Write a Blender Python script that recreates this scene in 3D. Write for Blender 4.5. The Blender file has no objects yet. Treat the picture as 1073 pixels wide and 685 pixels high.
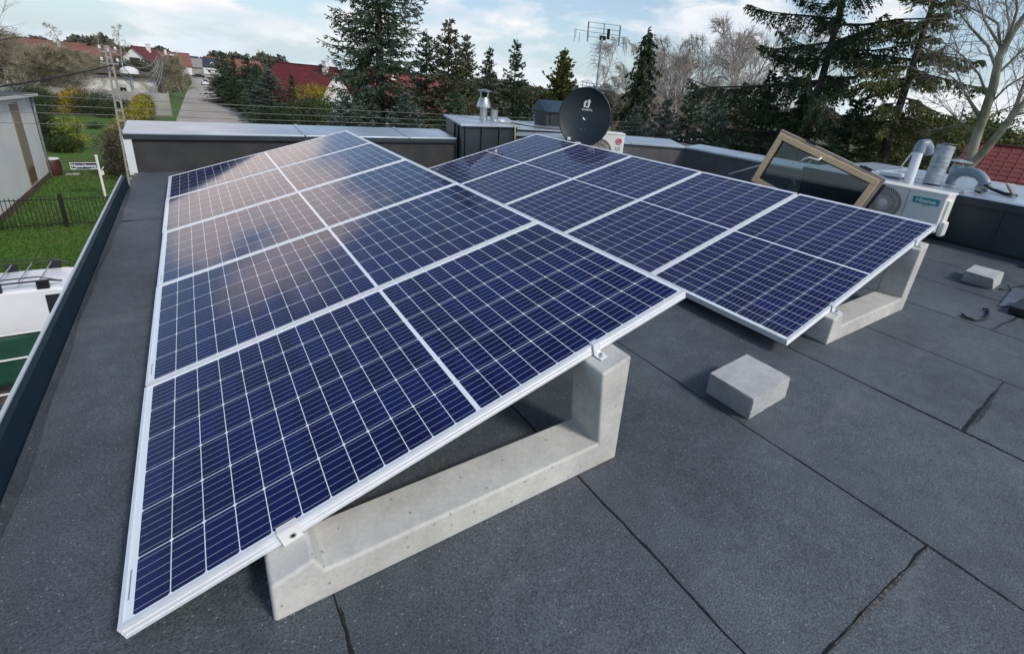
import bpy, bmesh, math, random
import numpy as np
from mathutils import Vector, Matrix, Euler

S = bpy.context.scene
COL = S.collection
R = math.radians

# ------------------------------------------------------------------ camera, sky, sun, exposure
PW, PH = 1073.0, 685.0
CAM_F, CAM_PX, CAM_PY = 501.397, 32.761, -68.32
CAM_ROT = (1.22103932, -0.0871231515, -0.607351745)
CAM_LOC = Vector((0.255959, -0.971434, 1.175607))
cam_d = bpy.data.cameras.new('camera')
cam = bpy.data.objects.new('camera', cam_d)
COL.objects.link(cam)
cam.location = CAM_LOC
cam.rotation_euler = CAM_ROT
cam_d.sensor_fit = 'HORIZONTAL'
cam_d.sensor_width = 36.0
cam_d.lens = 36.0 * CAM_F / PW
cam_d.shift_x = -CAM_PX / PW
cam_d.shift_y = CAM_PY / PW
cam_d.clip_start = 0.05
cam_d.clip_end = 3000
S.camera = cam

SUN_EL, SUN_AZ = 42.0, 160.0          # azimuth clockwise from +Y
SKY_STRENGTH = 0.1
SKY_OFF = (5.3, 0.4, 2.0)
S.view_settings.view_transform = 'Standard'
S.view_settings.look = 'None'
S.view_settings.exposure = 0.55
S.view_settings.gamma = 1.0

W = bpy.data.worlds.new('World')
S.world = W
W.use_nodes = True
wt = W.node_tree
for n in list(wt.nodes):
    wt.nodes.remove(n)
def wn(t, **k):
    n = wt.nodes.new(t)
    for a, b in k.items():
        setattr(n, a, b)
    return n
def wl(a, b): wt.links.new(a, b)
def wmath(op, a, b=None, c=None, clamp=False):
    n = wn('ShaderNodeMath', operation=op, use_clamp=clamp)
    for i, v in enumerate((a, b, c)):
        if v is None: continue
        if isinstance(v, (int, float)): n.inputs[i].default_value = v
        else: wl(v, n.inputs[i])
    return n.outputs[0]
def wmix(f, a, b):
    n = wn('ShaderNodeMix', data_type='RGBA')
    for i, v in ((0, f), (6, a), (7, b)):
        if isinstance(v, (int, float)): n.inputs[i].default_value = v
        elif isinstance(v, tuple): n.inputs[i].default_value = v
        else: wl(v, n.inputs[i])
    return n.outputs[2]
sky = wn('ShaderNodeTexSky', sky_type='NISHITA')
sky.sun_disc = False
sky.sun_elevation = R(SUN_EL)
sky.sun_rotation = R(SUN_AZ)
sky.air_density = 1.0; sky.dust_density = 1.6; sky.ozone_density = 1.6
tc = wn('ShaderNodeTexCoord')
sp = wn('ShaderNodeSeparateXYZ'); wl(tc.outputs['Generated'], sp.inputs[0])
zc = wmath('MAXIMUM', sp.outputs[2], 0.0)
# cumulus: noise over the direction, flattened towards the horizon
mp = wn('ShaderNodeMapping'); mp.inputs['Scale'].default_value = (3.6, 3.6, 10.0); mp.inputs['Location'].default_value = SKY_OFF; wl(tc.outputs['Generated'], mp.inputs[0])
no = wn('ShaderNodeTexNoise'); no.inputs['Scale'].default_value = 1.0; no.inputs['Detail'].default_value = 10; no.inputs['Roughness'].default_value = 0.54
no.inputs['Distortion'].default_value = 0.15
wl(mp.outputs[0], no.inputs['Vector'])
# a bright bank of cloud above the road, where the glass of the far panels looks
lobe = wn('ShaderNodeVectorMath', operation='DOT_PRODUCT'); wl(tc.outputs['Generated'], lobe.inputs[0])
lobe.inputs[1].default_value = (math.sin(R(-2)) * math.cos(R(15.5)), math.cos(R(-2)) * math.cos(R(15.5)), math.sin(R(15.5)))
lb = wn('ShaderNodeMapRange'); lb.interpolation_type = 'SMOOTHSTEP'; lb.inputs[1].default_value = math.cos(R(14)); lb.inputs[2].default_value = math.cos(R(2)); wl(lobe.outputs['Value'], lb.inputs[0])
thin = wmath('MULTIPLY', zc, 0.60)                       # fewer clouds higher up
nz = wmath('SUBTRACT', wmath('ADD', no.outputs[0], wmath('MULTIPLY', lb.outputs[0], .27)), thin)
cov = wn('ShaderNodeMapRange'); cov.inputs[1].default_value = 0.435; cov.inputs[2].default_value = 0.515; cov.clamp = True
wl(nz, cov.inputs[0])
no2 = wn('ShaderNodeTexNoise'); no2.inputs['Scale'].default_value = 2.3; no2.inputs['Detail'].default_value = 7; wl(mp.outputs[0], no2.inputs['Vector'])
sh = wn('ShaderNodeMapRange'); sh.inputs[1].default_value = 0.3; sh.inputs[2].default_value = 0.66; wl(no2.outputs[0], sh.inputs[0])
ccol = wmix(sh.outputs[0], (4.7, 5.3, 6.2, 1), (6.9, 6.85, 6.8, 1))
ccol = wmix(wmath('MULTIPLY', lb.outputs[0], .8), ccol, (11.4, 9.5, 8.4, 1))
vf = wmath('MULTIPLY', wmath('POWER', wmath('SUBTRACT', 1.0, zc), 3.0), 0.45)
veil = wmix(vf, sky.outputs[0], (4.2, 5.8, 7.0, 1))         # thin veil, denser near the horizon
base = wmix(cov.outputs[0], veil, ccol)
hz = wmath('POWER', wmath('SUBTRACT', 1.0, zc), 22.0)
base = wmix(wmath('MULTIPLY', hz, 0.62), base, (5.2, 6.1, 6.6, 1))
bg = wn('ShaderNodeBackground'); bg.inputs[1].default_value = SKY_STRENGTH
wl(base, bg.inputs[0])
wo = wn('ShaderNodeOutputWorld'); wl(bg.outputs[0], wo.inputs[0])

sun_d = bpy.data.lights.new('sun', 'SUN')
sun_d.energy = 1.45; sun_d.angle = R(9); sun_d.color = (1.0, 0.95, 0.87)
sun = bpy.data.objects.new('sun', sun_d); COL.objects.link(sun)
sdir = Vector((math.sin(R(SUN_AZ)) * math.cos(R(SUN_EL)), math.cos(R(SUN_AZ)) * math.cos(R(SUN_EL)), math.sin(R(SUN_EL))))
sun.rotation_euler = (-sdir).to_track_quat('-Z', 'Y').to_euler()
sun.location = (0, -20, 30)

# ------------------------------------------------------------------ where a spot of the place lies (survey helpers)
_RM = Euler(CAM_ROT).to_matrix()
def ray(x, y):
    return _RM @ Vector(((x - PW / 2 - CAM_PX) / CAM_F, -(y - PH / 2 - CAM_PY) / CAM_F, -1.0))
def at_z(x, y, z):
    d = ray(x, y); return CAM_LOC + d * ((z - CAM_LOC.z) / d.z)
def at_y(x, y, Y):
    d = ray(x, y); return CAM_LOC + d * ((Y - CAM_LOC.y) / d.y)
def at_x(x, y, X):
    d = ray(x, y); return CAM_LOC + d * ((X - CAM_LOC.x) / d.x)
def at_d(x, y, D):
    d = ray(x, y); return CAM_LOC + d * (D / math.hypot(d.x, d.y))
GZ = -6.0                                # street level; the roof is z = 0

# ------------------------------------------------------------------ materials
def mat(name, col, rough=0.6, metal=0.0, var=0.0, scale=4.0, bump=0.0, bscale=None, spec=0.5, island=0.0, alt=None, altscale=2.0, altramp=(0.45, 0.6), coords='Object', detail=4, stretch=None, alpha=None, transl=0.0):
    m = bpy.data.materials.new(name); m.use_nodes = True
    t = m.node_tree; b = t.nodes['Principled BSDF']
    b.inputs['Roughness'].default_value = rough; b.inputs['Metallic'].default_value = metal
    b.inputs['Specular IOR Level'].default_value = spec
    c4 = (col[0], col[1], col[2], 1)
    b.inputs['Base Color'].default_value = c4
    tcn = t.nodes.new('ShaderNodeTexCoord'); vec = tcn.outputs[coords]
    if stretch:
        mpn = t.nodes.new('ShaderNodeMapping'); mpn.inputs['Scale'].default_value = stretch
        t.links.new(vec, mpn.inputs[0]); vec = mpn.outputs[0]
    cur = None
    if alt:
        n = t.nodes.new('ShaderNodeTexNoise'); n.inputs['Scale'].default_value = altscale; n.inputs['Detail'].default_value = 6
        n.inputs['Roughness'].default_value = 0.6
        t.links.new(vec, n.inputs['Vector'])
        mr = t.nodes.new('ShaderNodeMapRange'); mr.inputs[1].default_value, mr.inputs[2].default_value = altramp
        t.links.new(n.outputs[0], mr.inputs[0])
        mx = t.nodes.new('ShaderNodeMix'); mx.data_type = 'RGBA'
        mx.inputs[6].default_value = c4; mx.inputs[7].default_value = (*alt, 1)
        t.links.new(mr.outputs[0], mx.inputs[0]); cur = mx.outputs[2]
    def mul(cur, fac_socket, lo, hi):
        mr = t.nodes.new('ShaderNodeMapRange'); mr.inputs[3].default_value = lo; mr.inputs[4].default_value = hi
        t.links.new(fac_socket, mr.inputs[0])
        vm = t.nodes.new('ShaderNodeVectorMath'); vm.operation = 'SCALE'
        if cur is None: vm.inputs[0].default_value = c4[:3]
        else: t.links.new(cur, vm.inputs[0])
        t.links.new(mr.outputs[0], vm.inputs['Scale'])
        return vm.outputs[0]
    if var:
        n = t.nodes.new('ShaderNodeTexNoise'); n.inputs['Scale'].default_value = scale; n.inputs['Detail'].default_value = detail
        t.links.new(vec, n.inputs['Vector'])
        mr = t.nodes.new('ShaderNodeMapRange'); mr.inputs[1].default_value = 0.3; mr.inputs[2].default_value = 0.7
        t.links.new(n.outputs[0], mr.inputs[0])
        cur = mul(cur, mr.outputs[0], 1 - var, 1 + var)
    if island:
        g = t.nodes.new('ShaderNodeNewGeometry')
        cur = mul(cur, g.outputs['Random Per Island'], 1 - island, 1 + island)
    if cur is not None:
        t.links.new(cur, b.inputs['Base Color'])
    if bump:
        n = t.nodes.new('ShaderNodeTexNoise'); n.inputs['Scale'].default_value = bscale or scale; n.inputs['Detail'].default_value = 5
        t.links.new(vec, n.inputs['Vector'])
        bp = t.nodes.new('ShaderNodeBump'); bp.inputs['Strength'].default_value = bump; bp.inputs['Distance'].default_value = 0.02
        t.links.new(n.outputs[0], bp.inputs['Height']); t.links.new(bp.outputs[0], b.inputs['Normal'])
    if transl:
        tr = t.nodes.new('ShaderNodeBsdfTranslucent'); ms = t.nodes.new('ShaderNodeMixShader'); ms.inputs[0].default_value = transl
        if cur is not None: t.links.new(cur, tr.inputs[0])
        else: tr.inputs[0].default_value = c4
        o = t.nodes['Material Output']
        t.links.new(b.outputs[0], ms.inputs[1]); t.links.new(tr.outputs[0], ms.inputs[2]); t.links.new(ms.outputs[0], o.inputs[0])
    return m

class NT:
    """tiny expression helper for a material node tree"""
    def __init__(s, m): s.t = m.node_tree
    def n(s, t, **k):
        x = s.t.nodes.new(t)
        for a, b in k.items(): setattr(x, a, b)
        return x
    def l(s, a, b): s.t.links.new(a, b)
    def m(s, op, a, b=None, c=None):
        x = s.n('ShaderNodeMath', operation=op)
        for i, v in enumerate((a, b, c)):
            if v is None: continue
            if isinstance(v, (int, float)): x.inputs[i].default_value = v
            else: s.l(v, x.inputs[i])
        return x.outputs[0]
    def mix(s, f, a, b):
        x = s.n('ShaderNodeMix', data_type='RGBA')
        for i, v in ((0, f), (6, a), (7, b)):
            if isinstance(v, (int, float)): x.inputs[i].default_value = v
            elif isinstance(v, tuple): x.inputs[i].default_value = v
            else: s.l(v, x.inputs[i])
        return x.outputs[2]

PL, PWD, PIT = 1.69, 0.926, 0.94633      # panel length, width, pitch along the row
def solar_material():
    m = bpy.data.materials.new('solar_cells'); m.use_nodes = True
    k = NT(m); b = m.node_tree.nodes['Principled BSDF']
    tcn = k.n('ShaderNodeTexCoord'); sx = k.n('ShaderNodeSeparateXYZ'); k.l(tcn.outputs['Object'], sx.inputs[0])
    u, v = sx.outputs[0], sx.outputs[1]
    half = k.m('ABSOLUTE', k.m('SUBTRACT', u, PL / 2))        # distance to the middle bar
    cu, cv = 0.0679, (PWD - 0.026) / 6
    a = k.m('DIVIDE', k.m('SUBTRACT', half, 0.0060), cu)
    w = k.m('DIVIDE', k.m('SUBTRACT', v, 0.013), cv)
    fa, fw = k.m('FRACT', a), k.m('FRACT', w)
    da = k.m('MULTIPLY', k.m('MINIMUM', fa, k.m('SUBTRACT', 1.0, fa)), cu)
    dw = k.m('MULTIPLY', k.m('MINIMUM', fw, k.m('SUBTRACT', 1.0, fw)), cv)
    line = k.m('MAXIMUM', k.m('LESS_THAN', da, 0.0010), k.m('LESS_THAN', dw, 0.0012))
    line = k.m('MAXIMUM', line, k.m('LESS_THAN', k.m('ADD', da, dw), 0.0062))
    out = k.m('MAXIMUM', k.m('MAXIMUM', k.m('LESS_THAN', a, 0.0), k.m('GREATER_THAN', a, 12.0)),
              k.m('MAXIMUM', k.m('LESS_THAN', w, 0.0), k.m('GREATER_THAN', w, 6.0)))
    white = k.m('MAXIMUM', line, out)
    fb = k.m('FRACT', k.m('MULTIPLY', fw, 6.0))
    bus = k.m('LESS_THAN', k.m('ABSOLUTE', k.m('SUBTRACT', fb, 0.5)), 0.026)
    # every cell a touch different
    wnz = k.n('ShaderNodeTexWhiteNoise', noise_dimensions='3D')
    cmb = k.n('ShaderNodeCombineXYZ'); k.l(k.m('FLOOR', k.m('DIVIDE', u, cu)), cmb.inputs[0]); k.l(k.m('FLOOR', w), cmb.inputs[1])
    oi = k.n('ShaderNodeObjectInfo'); k.l(oi.outputs['Random'], cmb.inputs[2]); k.l(cmb.outputs[0], wnz.inputs[0])
    cell = k.mix(wnz.outputs[0], (0.0014, 0.0050, 0.046, 1), (0.0040, 0.0160, 0.110, 1))
    nz = k.n('ShaderNodeTexNoise'); nz.inputs['Scale'].default_value = 1.3; k.l(tcn.outputs['Object'], nz.inputs['Vector'])
    cell = k.mix(nz.outputs[0], cell, (0.003, 0.0048, 0.054, 1))
    c = k.mix(k.m('MULTIPLY', bus, 0.85), cell, (0.42, 0.47, 0.58, 1))
    dz = k.n('ShaderNodeTexNoise'); dz.inputs['Scale'].default_value = 5; dz.inputs['Detail'].default_value = 9; dz.inputs['Roughness'].default_value = .7; k.l(tcn.outputs['Object'], dz.inputs['Vector'])
    low = k.m('POWER', k.m('SUBTRACT', 1.0, k.m('MINIMUM', k.m('MULTIPLY', u, 2.2), 1.0)), 3.0)
    dust = k.m('MULTIPLY', k.m('ADD', k.m('MULTIPLY', low, .10), .018), dz.outputs[0])
    c = k.mix(dust, c, (0.34, 0.32, 0.29, 1))
    c = k.mix(white, c, (0.80, 0.85, 0.88, 1))
    k.l(c, b.inputs['Base Color'])
    b.inputs['Roughness'].default_value = 0.085
    b.inputs['IOR'].default_value = 1.36
    dn = k.n('ShaderNodeTexNoise'); dn.inputs['Scale'].default_value = 6; dn.inputs['Detail'].default_value = 8; k.l(tcn.outputs['Object'], dn.inputs['Vector'])
    mr = k.n('ShaderNodeMapRange'); mr.inputs[1].default_value = .35; mr.inputs[2].default_value = .75; mr.inputs[3].default_value = .06; mr.inputs[4].default_value = .13
    k.l(dn.outputs[0], mr.inputs[0]); k.l(mr.outputs[0], b.inputs['Roughness'])
    return m

def felt_material(name='roof_felt', base=(0.071, 0.084, 0.096)):
    m = bpy.data.materials.new(name); m.use_nodes = True
    k = NT(m); b = m.node_tree.nodes['Principled BSDF']
    tcn = k.n('ShaderNodeTexCoord'); o = tcn.outputs['Object']
    n1 = k.n('ShaderNodeTexNoise'); n1.inputs['Scale'].default_value = 210; n1.inputs['Detail'].default_value = 3; k.l(o, n1.inputs['Vector'])
    n2 = k.n('ShaderNodeTexNoise'); n2.inputs['Scale'].default_value = 1.2; n2.inputs['Detail'].default_value = 7; n2.inputs['Roughness'].default_value = .65; k.l(o, n2.inputs['Vector'])
    n3 = k.n('ShaderNodeTexNoise'); n3.inputs['Scale'].default_value = 14; n3.inputs['Detail'].default_value = 6; k.l(o, n3.inputs['Vector'])
    vo = k.n('ShaderNodeTexVoronoi'); vo.inputs['Scale'].default_value = 160; k.l(o, vo.inputs['Vector'])
    g = k.n('ShaderNodeMapRange'); g.inputs[1].default_value = .32; g.inputs[2].default_value = .68; g.inputs[3].default_value = .52; g.inputs[4].default_value = 1.5; k.l(n1.outputs[0], g.inputs[0])
    l2 = k.n('ShaderNodeMapRange'); l2.inputs[1].default_value = .3; l2.inputs[2].default_value = .7; l2.inputs[3].default_value = .66; l2.inputs[4].default_value = 1.38; k.l(n2.outputs[0], l2.inputs[0])
    l3 = k.n('ShaderNodeMapRange'); l3.inputs[1].default_value = .3; l3.inputs[2].default_value = .7; l3.inputs[3].default_value = .88; l3.inputs[4].default_value = 1.12; k.l(n3.outputs[0], l3.inputs[0])
    f = k.m('MULTIPLY', k.m('MULTIPLY', g.outputs[0], l2.outputs[0]), l3.outputs[0])
    vm = k.n('ShaderNodeVectorMath', operation='SCALE'); vm.inputs[0].default_value = base; k.l(f, vm.inputs['Scale'])
    # pale mineral chips, a few per hand's breadth
    sxx = k.n('ShaderNodeSeparateColor'); k.l(vo.outputs['Color'], sxx.inputs[0])
    chip = k.m('MULTIPLY', k.m('GREATER_THAN', sxx.outputs[0], 0.965), k.m('LESS_THAN', vo.outputs['Distance'], 0.36))
    c = k.mix(k.m('MULTIPLY', chip, 0.6), vm.outputs[0], (0.30, 0.31, 0.32, 1))
    # dried water marks
    n4 = k.n('ShaderNodeTexNoise'); n4.inputs['Scale'].default_value = 2.6; n4.inputs['Detail'].default_value = 9; n4.inputs['Roughness'].default_value = .7
    mpn = k.n('ShaderNodeMapping'); mpn.inputs['Scale'].default_value = (.5, 1.6, 1); k.l(o, mpn.inputs[0]); k.l(mpn.outputs[0], n4.inputs['Vector'])
    st = k.n('ShaderNodeMapRange'); st.inputs[1].default_value = .57; st.inputs[2].default_value = .74; k.l(n4.outputs[0], st.inputs[0])
    c = k.mix(k.m('MULTIPLY', st.outputs[0], .5), c, (0.17, 0.175, 0.18, 1))
    k.l(c, b.inputs['Base Color'])
    b.inputs['Roughness'].default_value = .66; b.inputs['Specular IOR Level'].default_value = .5
    bp = k.n('ShaderNodeBump'); bp.inputs['Strength'].default_value = .55; bp.inputs['Distance'].default_value = .003
    k.l(n1.outputs[0], bp.inputs['Height']); k.l(bp.outputs[0], b.inputs['Normal'])
    return m

def concrete_material(name, base, pits=True):
    m = bpy.data.materials.new(name); m.use_nodes = True
    k = NT(m); b = m.node_tree.nodes['Principled BSDF']
    tcn = k.n('ShaderNodeTexCoord'); o = tcn.outputs['Object']
    n1 = k.n('ShaderNodeTexNoise'); n1.inputs['Scale'].default_value = 5; n1.inputs['Detail'].default_value = 9; n1.inputs['Roughness'].default_value = .68; k.l(o, n1.inputs['Vector'])
    n2 = k.n('ShaderNodeTexNoise'); n2.inputs['Scale'].default_value = 90; n2.inputs['Detail'].default_value = 4; k.l(o, n2.inputs['Vector'])
    l1 = k.n('ShaderNodeMapRange'); l1.inputs[1].default_value = .3; l1.inputs[2].default_value = .7; l1.inputs[3].default_value = .76; l1.inputs[4].default_value = 1.14; k.l(n1.outputs[0], l1.inputs[0])
    l2 = k.n('ShaderNodeMapRange'); l2.inputs[1].default_value = .3; l2.inputs[2].default_value = .7; l2.inputs[3].default_value = .93; l2.inputs[4].default_value = 1.07; k.l(n2.outputs[0], l2.inputs[0])
    vm = k.n('ShaderNodeVectorMath', operation='SCALE'); vm.inputs[0].default_value = base; k.l(k.m('MULTIPLY', l1.outputs[0], l2.outputs[0]), vm.inputs['Scale'])
    vo = k.n('ShaderNodeTexVoronoi'); vo.inputs['Scale'].default_value = 42; vo.inputs['Randomness'].default_value = 1; k.l(o, vo.inputs['Vector'])
    sxx = k.n('ShaderNodeSeparateColor'); k.l(vo.outputs['Color'], sxx.inputs[0])
    pit = k.m('MULTIPLY', k.m('GREATER_THAN', sxx.outputs[0], .70), k.m('LESS_THAN', vo.outputs['Distance'], k.m('MULTIPLY', sxx.outputs[1], .25)))
    c = k.mix(k.m('MULTIPLY', pit, .55 if pits else 0.15), vm.outputs[0], (.13, .125, .11, 1))
    n3 = k.n('ShaderNodeTexNoise'); n3.inputs['Scale'].default_value = 3.2; n3.inputs['Detail'].default_value = 8; k.l(o, n3.inputs['Vector'])
    st = k.n('ShaderNodeMapRange'); st.inputs[1].default_value = .55; st.inputs[2].default_value = .7; k.l(n3.outputs[0], st.inputs[0])
    c = k.mix(k.m('MULTIPLY', st.outputs[0], .30), c, (.33, .32, .28, 1))
    k.l(c, b.inputs['Base Color']); b.inputs['Roughness'].default_value = .85; b.inputs['Specular IOR Level'].default_value = .3
    bp = k.n('ShaderNodeBump'); bp.inputs['Strength'].default_value = .4; bp.inputs['Distance'].default_value = .006
    k.l(k.m('SUBTRACT', n1.outputs[0], k.m('MULTIPLY', pit, .5)), bp.inputs['Height']); k.l(bp.outputs[0], b.inputs['Normal'])
    return m

M = {}
M['cells'] = solar_material()
M['felt'] = felt_material()
M['felt_upstand'] = felt_material('felt_upstand', (0.085, 0.086, 0.088))
M['felt_dark'] = felt_material('felt_dark', (0.045, 0.050, 0.057))
M['concrete'] = concrete_material('cast_concrete', (0.53, 0.525, 0.49))
M['block'] = concrete_material('grey_block', (0.45, 0.46, 0.455), False)
M['alu'] = mat('aluminium', (0.80, 0.83, 0.86), 0.40, 0.30, var=.05, scale=30)
M['galv'] = mat('galvanised', (0.40, 0.44, 0.46), 0.5, 0.35, var=.25, scale=14, alt=(.28, .33, .34), altscale=9)
M['chrome'] = mat('stainless', (0.52, 0.52, 0.52), 0.30, 1.0, var=.06, scale=20)
M['coping'] = mat('coping_sheet', (0.38, 0.45, 0.52), 0.32, 0.35, var=.12, scale=2.5, alt=(.43, .50, .56), altscale=1.2)
M['wall_felt'] = mat('dark_wall_felt', (0.034, 0.035, 0.036), .85, var=.3, scale=5, bump=.2, bscale=60)
M['antr'] = mat('anthracite_sheet', (0.022, 0.033, 0.041), 0.42, 0.0, var=.2, scale=3, bump=.03, bscale=2)
M['antr_lit'] = mat('lit_grey_sheet', (0.13, 0.14, 0.14), 0.5, 0.2, var=.25, scale=6)  # paler anthracite, light on the box side put into its colour; also gutter grey
M['flash'] = mat('flashing', (0.010, 0.024, 0.036), 0.5, 0.0, spec=.12, var=.15, scale=5)
M['flash_edge'] = mat('flashing_edge', (0.68, 0.72, 0.74), 0.4, 0.2)
M['bitumen'] = mat('bitumen', (0.006, 0.006, 0.007), 0.45, var=.3, scale=40, bump=.4, bscale=60)
M['white_paint'] = mat('white_paint', (0.72, 0.72, 0.70), 0.45, var=.05, scale=6)
M['ac_white'] = mat('ac_white', (0.78, 0.775, 0.73), 0.42, var=.06, scale=4)
M['ac_dark'] = mat('ac_recess', (0.17, 0.17, 0.155), 0.6)
M['ac_grille'] = mat('ac_grille', (0.60, 0.58, 0.52), 0.5)
M['teal'] = mat('teal_badge', (0.0, 0.33, 0.29), 0.4)
M['white_mark'] = mat('white_mark', (0.80, 0.82, 0.82), 0.5)
M['red_mark'] = mat('red_mark', (0.45, 0.012, 0.05), 0.4)
M['grey_mark'] = mat('grey_mark', (0.30, 0.30, 0.30), 0.5)
M['dish'] = mat('dish_paint', (0.014, 0.022, 0.028), 0.33, 0.1, var=.1, scale=3)
M['pine'] = mat('pine_wood', (0.88, 0.60, 0.33), 0.45, var=.12, scale=5, stretch=(1, 12, 12), bump=.05)
M['pine_grey'] = mat('weathered_wood', (0.40, 0.36, 0.30), 0.7, var=.2, scale=8)
M['black'] = mat('black_plastic', (0.012, 0.012, 0.013), 0.45)
M['pvc'] = mat('white_pvc', (0.74, 0.76, 0.78), 0.35, var=.04)
M['grey_pvc'] = mat('grey_pvc', (0.20, 0.25, 0.31), 0.4, var=.1, scale=8)
M['yellow_cable'] = mat('yellow_cable', (0.55, 0.50, 0.22), 0.5)
def glass_material():
    m = bpy.data.materials.new('window_glass'); m.use_nodes = True
    t = m.node_tree; b = t.nodes['Principled BSDF']; b.inputs['Base Color'].default_value = (.55, .66, .66, 1)
    b.inputs['Roughness'].default_value = .02; b.inputs['Transmission Weight'].default_value = 1.0; b.inputs['IOR'].default_value = 1.5
    return m
M['glass'] = glass_material()
M['dark_glass'] = mat('dark_glass', (0.02, 0.025, 0.03), 0.06, spec=.6)

# ------------------------------------------------------------------ mesh building
class MB:
    def __init__(s): s.v = []; s.f = []; s.n = 0; s.blocks = []
    def add(s, vs, fs):
        o = len(s.v); s.v.extend([tuple(p) for p in vs]); s.f.extend([tuple(i + o for i in f) for f in fs]); return s
    def box(s, x0, x1, y0, y1, z0, z1):
        return s.add([(x0, y0, z0), (x1, y0, z0), (x1, y1, z0), (x0, y1, z0), (x0, y0, z1), (x1, y0, z1), (x1, y1, z1), (x0, y1, z1)],
                     [(0, 3, 2, 1), (4, 5, 6, 7), (0, 1, 5, 4), (1, 2, 6, 5), (2, 3, 7, 6), (3, 0, 4, 7)])
    def obox(s, c, ex, ey, ez):
        c, ex, ey, ez = Vector(c), Vector(ex), Vector(ey), Vector(ez)
        q = [c + ex * a + ey * b + ez * d for d in (-1, 1) for a, b in ((-1, -1), (1, -1), (1, 1), (-1, 1))]
        return s.add(q, [(0, 3, 2, 1), (4, 5, 6, 7), (0, 1, 5, 4), (1, 2, 6, 5), (2, 3, 7, 6), (3, 0, 4, 7)])
    def bar(s, a, b, w, h, up=(0, 0, 1)):
        a, b = Vector(a), Vector(b); d = b - a; L = d.length; d.normalize()
        up = Vector(up); sd = d.cross(up)
        if sd.length < 1e-4: sd = d.cross(Vector((1, 0, 0)))
        sd.normalize(); u = sd.cross(d)
        return s.obox((a + b) / 2, d * L / 2, sd * w / 2, u * h / 2)
    def prism(s, poly, vec):
        n = len(poly); p = [Vector(q) for q in poly]; v = Vector(vec)
        return s.add(p + [q + v for q in p], [tuple(range(n))[::-1], tuple(range(n, 2 * n))] + [(i, (i + 1) % n, (i + 1) % n + n, i + n) for i in range(n)])
    def tube(s, pts, r, n=8, caps=True):
        pts = [Vector(p) for p in pts]; N = len(pts)
        rs = r if isinstance(r, (list, tuple)) else [r] * N
        vs = []; t0 = None; ref = None
        for i, p in enumerate(pts):
            t = (pts[min(i + 1, N - 1)] - pts[max(i - 1, 0)])
            if t.length < 1e-9: t = Vector((0, 0, 1))
            t.normalize()
            if ref is None:
                ref = t.cross(Vector((0, 0, 1)))
                if ref.length < 1e-3: ref = t.cross(Vector((1, 0, 0)))
                ref.normalize()
            else:
                ref = ref - t * ref.dot(t)
                if ref.length < 1e-6: ref = t.orthogonal()
                ref.normalize()
            bb = t.cross(ref)
            for k in range(n):
                a = 2 * math.pi * k / n
                vs.append(p + (ref * math.cos(a) + bb * math.sin(a)) * rs[i])
        fs = [(i * n + k, i * n + (k + 1) % n, (i + 1) * n + (k + 1) % n, (i + 1) * n + k) for i in range(N - 1) for k in range(n)]
        if caps: fs += [tuple(range(n))[::-1], tuple(range((N - 1) * n, N * n))]
        return s.add(vs, fs)
    def lathe(s, prof, c=(0, 0, 0), n=24, frame=None):
        ex, ey, ez = frame or (Vector((1, 0, 0)), Vector((0, 1, 0)), Vector((0, 0, 1)))
        c = Vector(c); vs = []
        for r, z in prof:
            for k in range(n):
                a = 2 * math.pi * k / n
                vs.append(c + ex * (r * math.cos(a)) + ey * (r * math.sin(a)) + ez * z)
        fs = [(i * n + k, i * n + (k + 1) % n, (i + 1) * n + (k + 1) % n, (i + 1) * n + k) for i in range(len(prof) - 1) for k in range(n)]
        fs += [tuple(range(n))[::-1], tuple(range((len(prof) - 1) * n, len(prof) * n))]
        return s.add(vs, fs)
    def quad(s, a, b, c, d): return s.add([a, b, c, d], [(0, 1, 2, 3)])
    def build(s, name, m, parent=None, smooth=False, bevel=0.0, fix=True, bseg=2):
        off = base_of(parent)
        me = bpy.data.meshes.new(name)
        if parent is None and s.v:
            a = np.array(s.v); off = Vector(((a[:, 0].min() + a[:, 0].max()) / 2, (a[:, 1].min() + a[:, 1].max()) / 2, a[:, 2].min()))
        vv = [(x - off.x, y - off.y, z - off.z) for x, y, z in s.v]
        me.from_pydata(vv, [], s.f)
        if fix:
            bm = bmesh.new(); bm.from_mesh(me); bmesh.ops.recalc_face_normals(bm, faces=bm.faces); bm.to_mesh(me); bm.free()
        o = link(name, me, m, parent)
        if parent is None: o.location = off
        if smooth:
            for p in me.polygons: p.use_smooth = True
            if smooth != 'all':
                me.set_sharp_from_angle(angle=R(38))
        if bevel:
            bv = o.modifiers.new('edge', 'BEVEL'); bv.width = bevel; bv.segments = bseg; bv.limit_method = 'ANGLE'; bv.angle_limit = R(35)
        return o
def base_of(o):
    p = Vector((0, 0, 0))
    while o is not None:
        p += Vector(o.location); o = o.parent
    return p
def link(name, me, m, parent=None):
    o = bpy.data.objects.new(name, me); COL.objects.link(o)
    if m is not None: me.materials.append(m)
    if parent is not None: o.parent = parent
    return o
def thing(name, label, cat, loc=(0, 0, 0), group=None):
    o = bpy.data.objects.new(name, None); COL.objects.link(o); o.location = loc; o.empty_display_size = .2
    return tag(o, label, cat, group)
def tag(o, label=None, cat=None, group=None, kind=None):
    if label: o['label'] = label
    if cat: o['category'] = cat
    if group: o['group'] = group
    if kind: o['kind'] = kind
    return o
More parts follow.
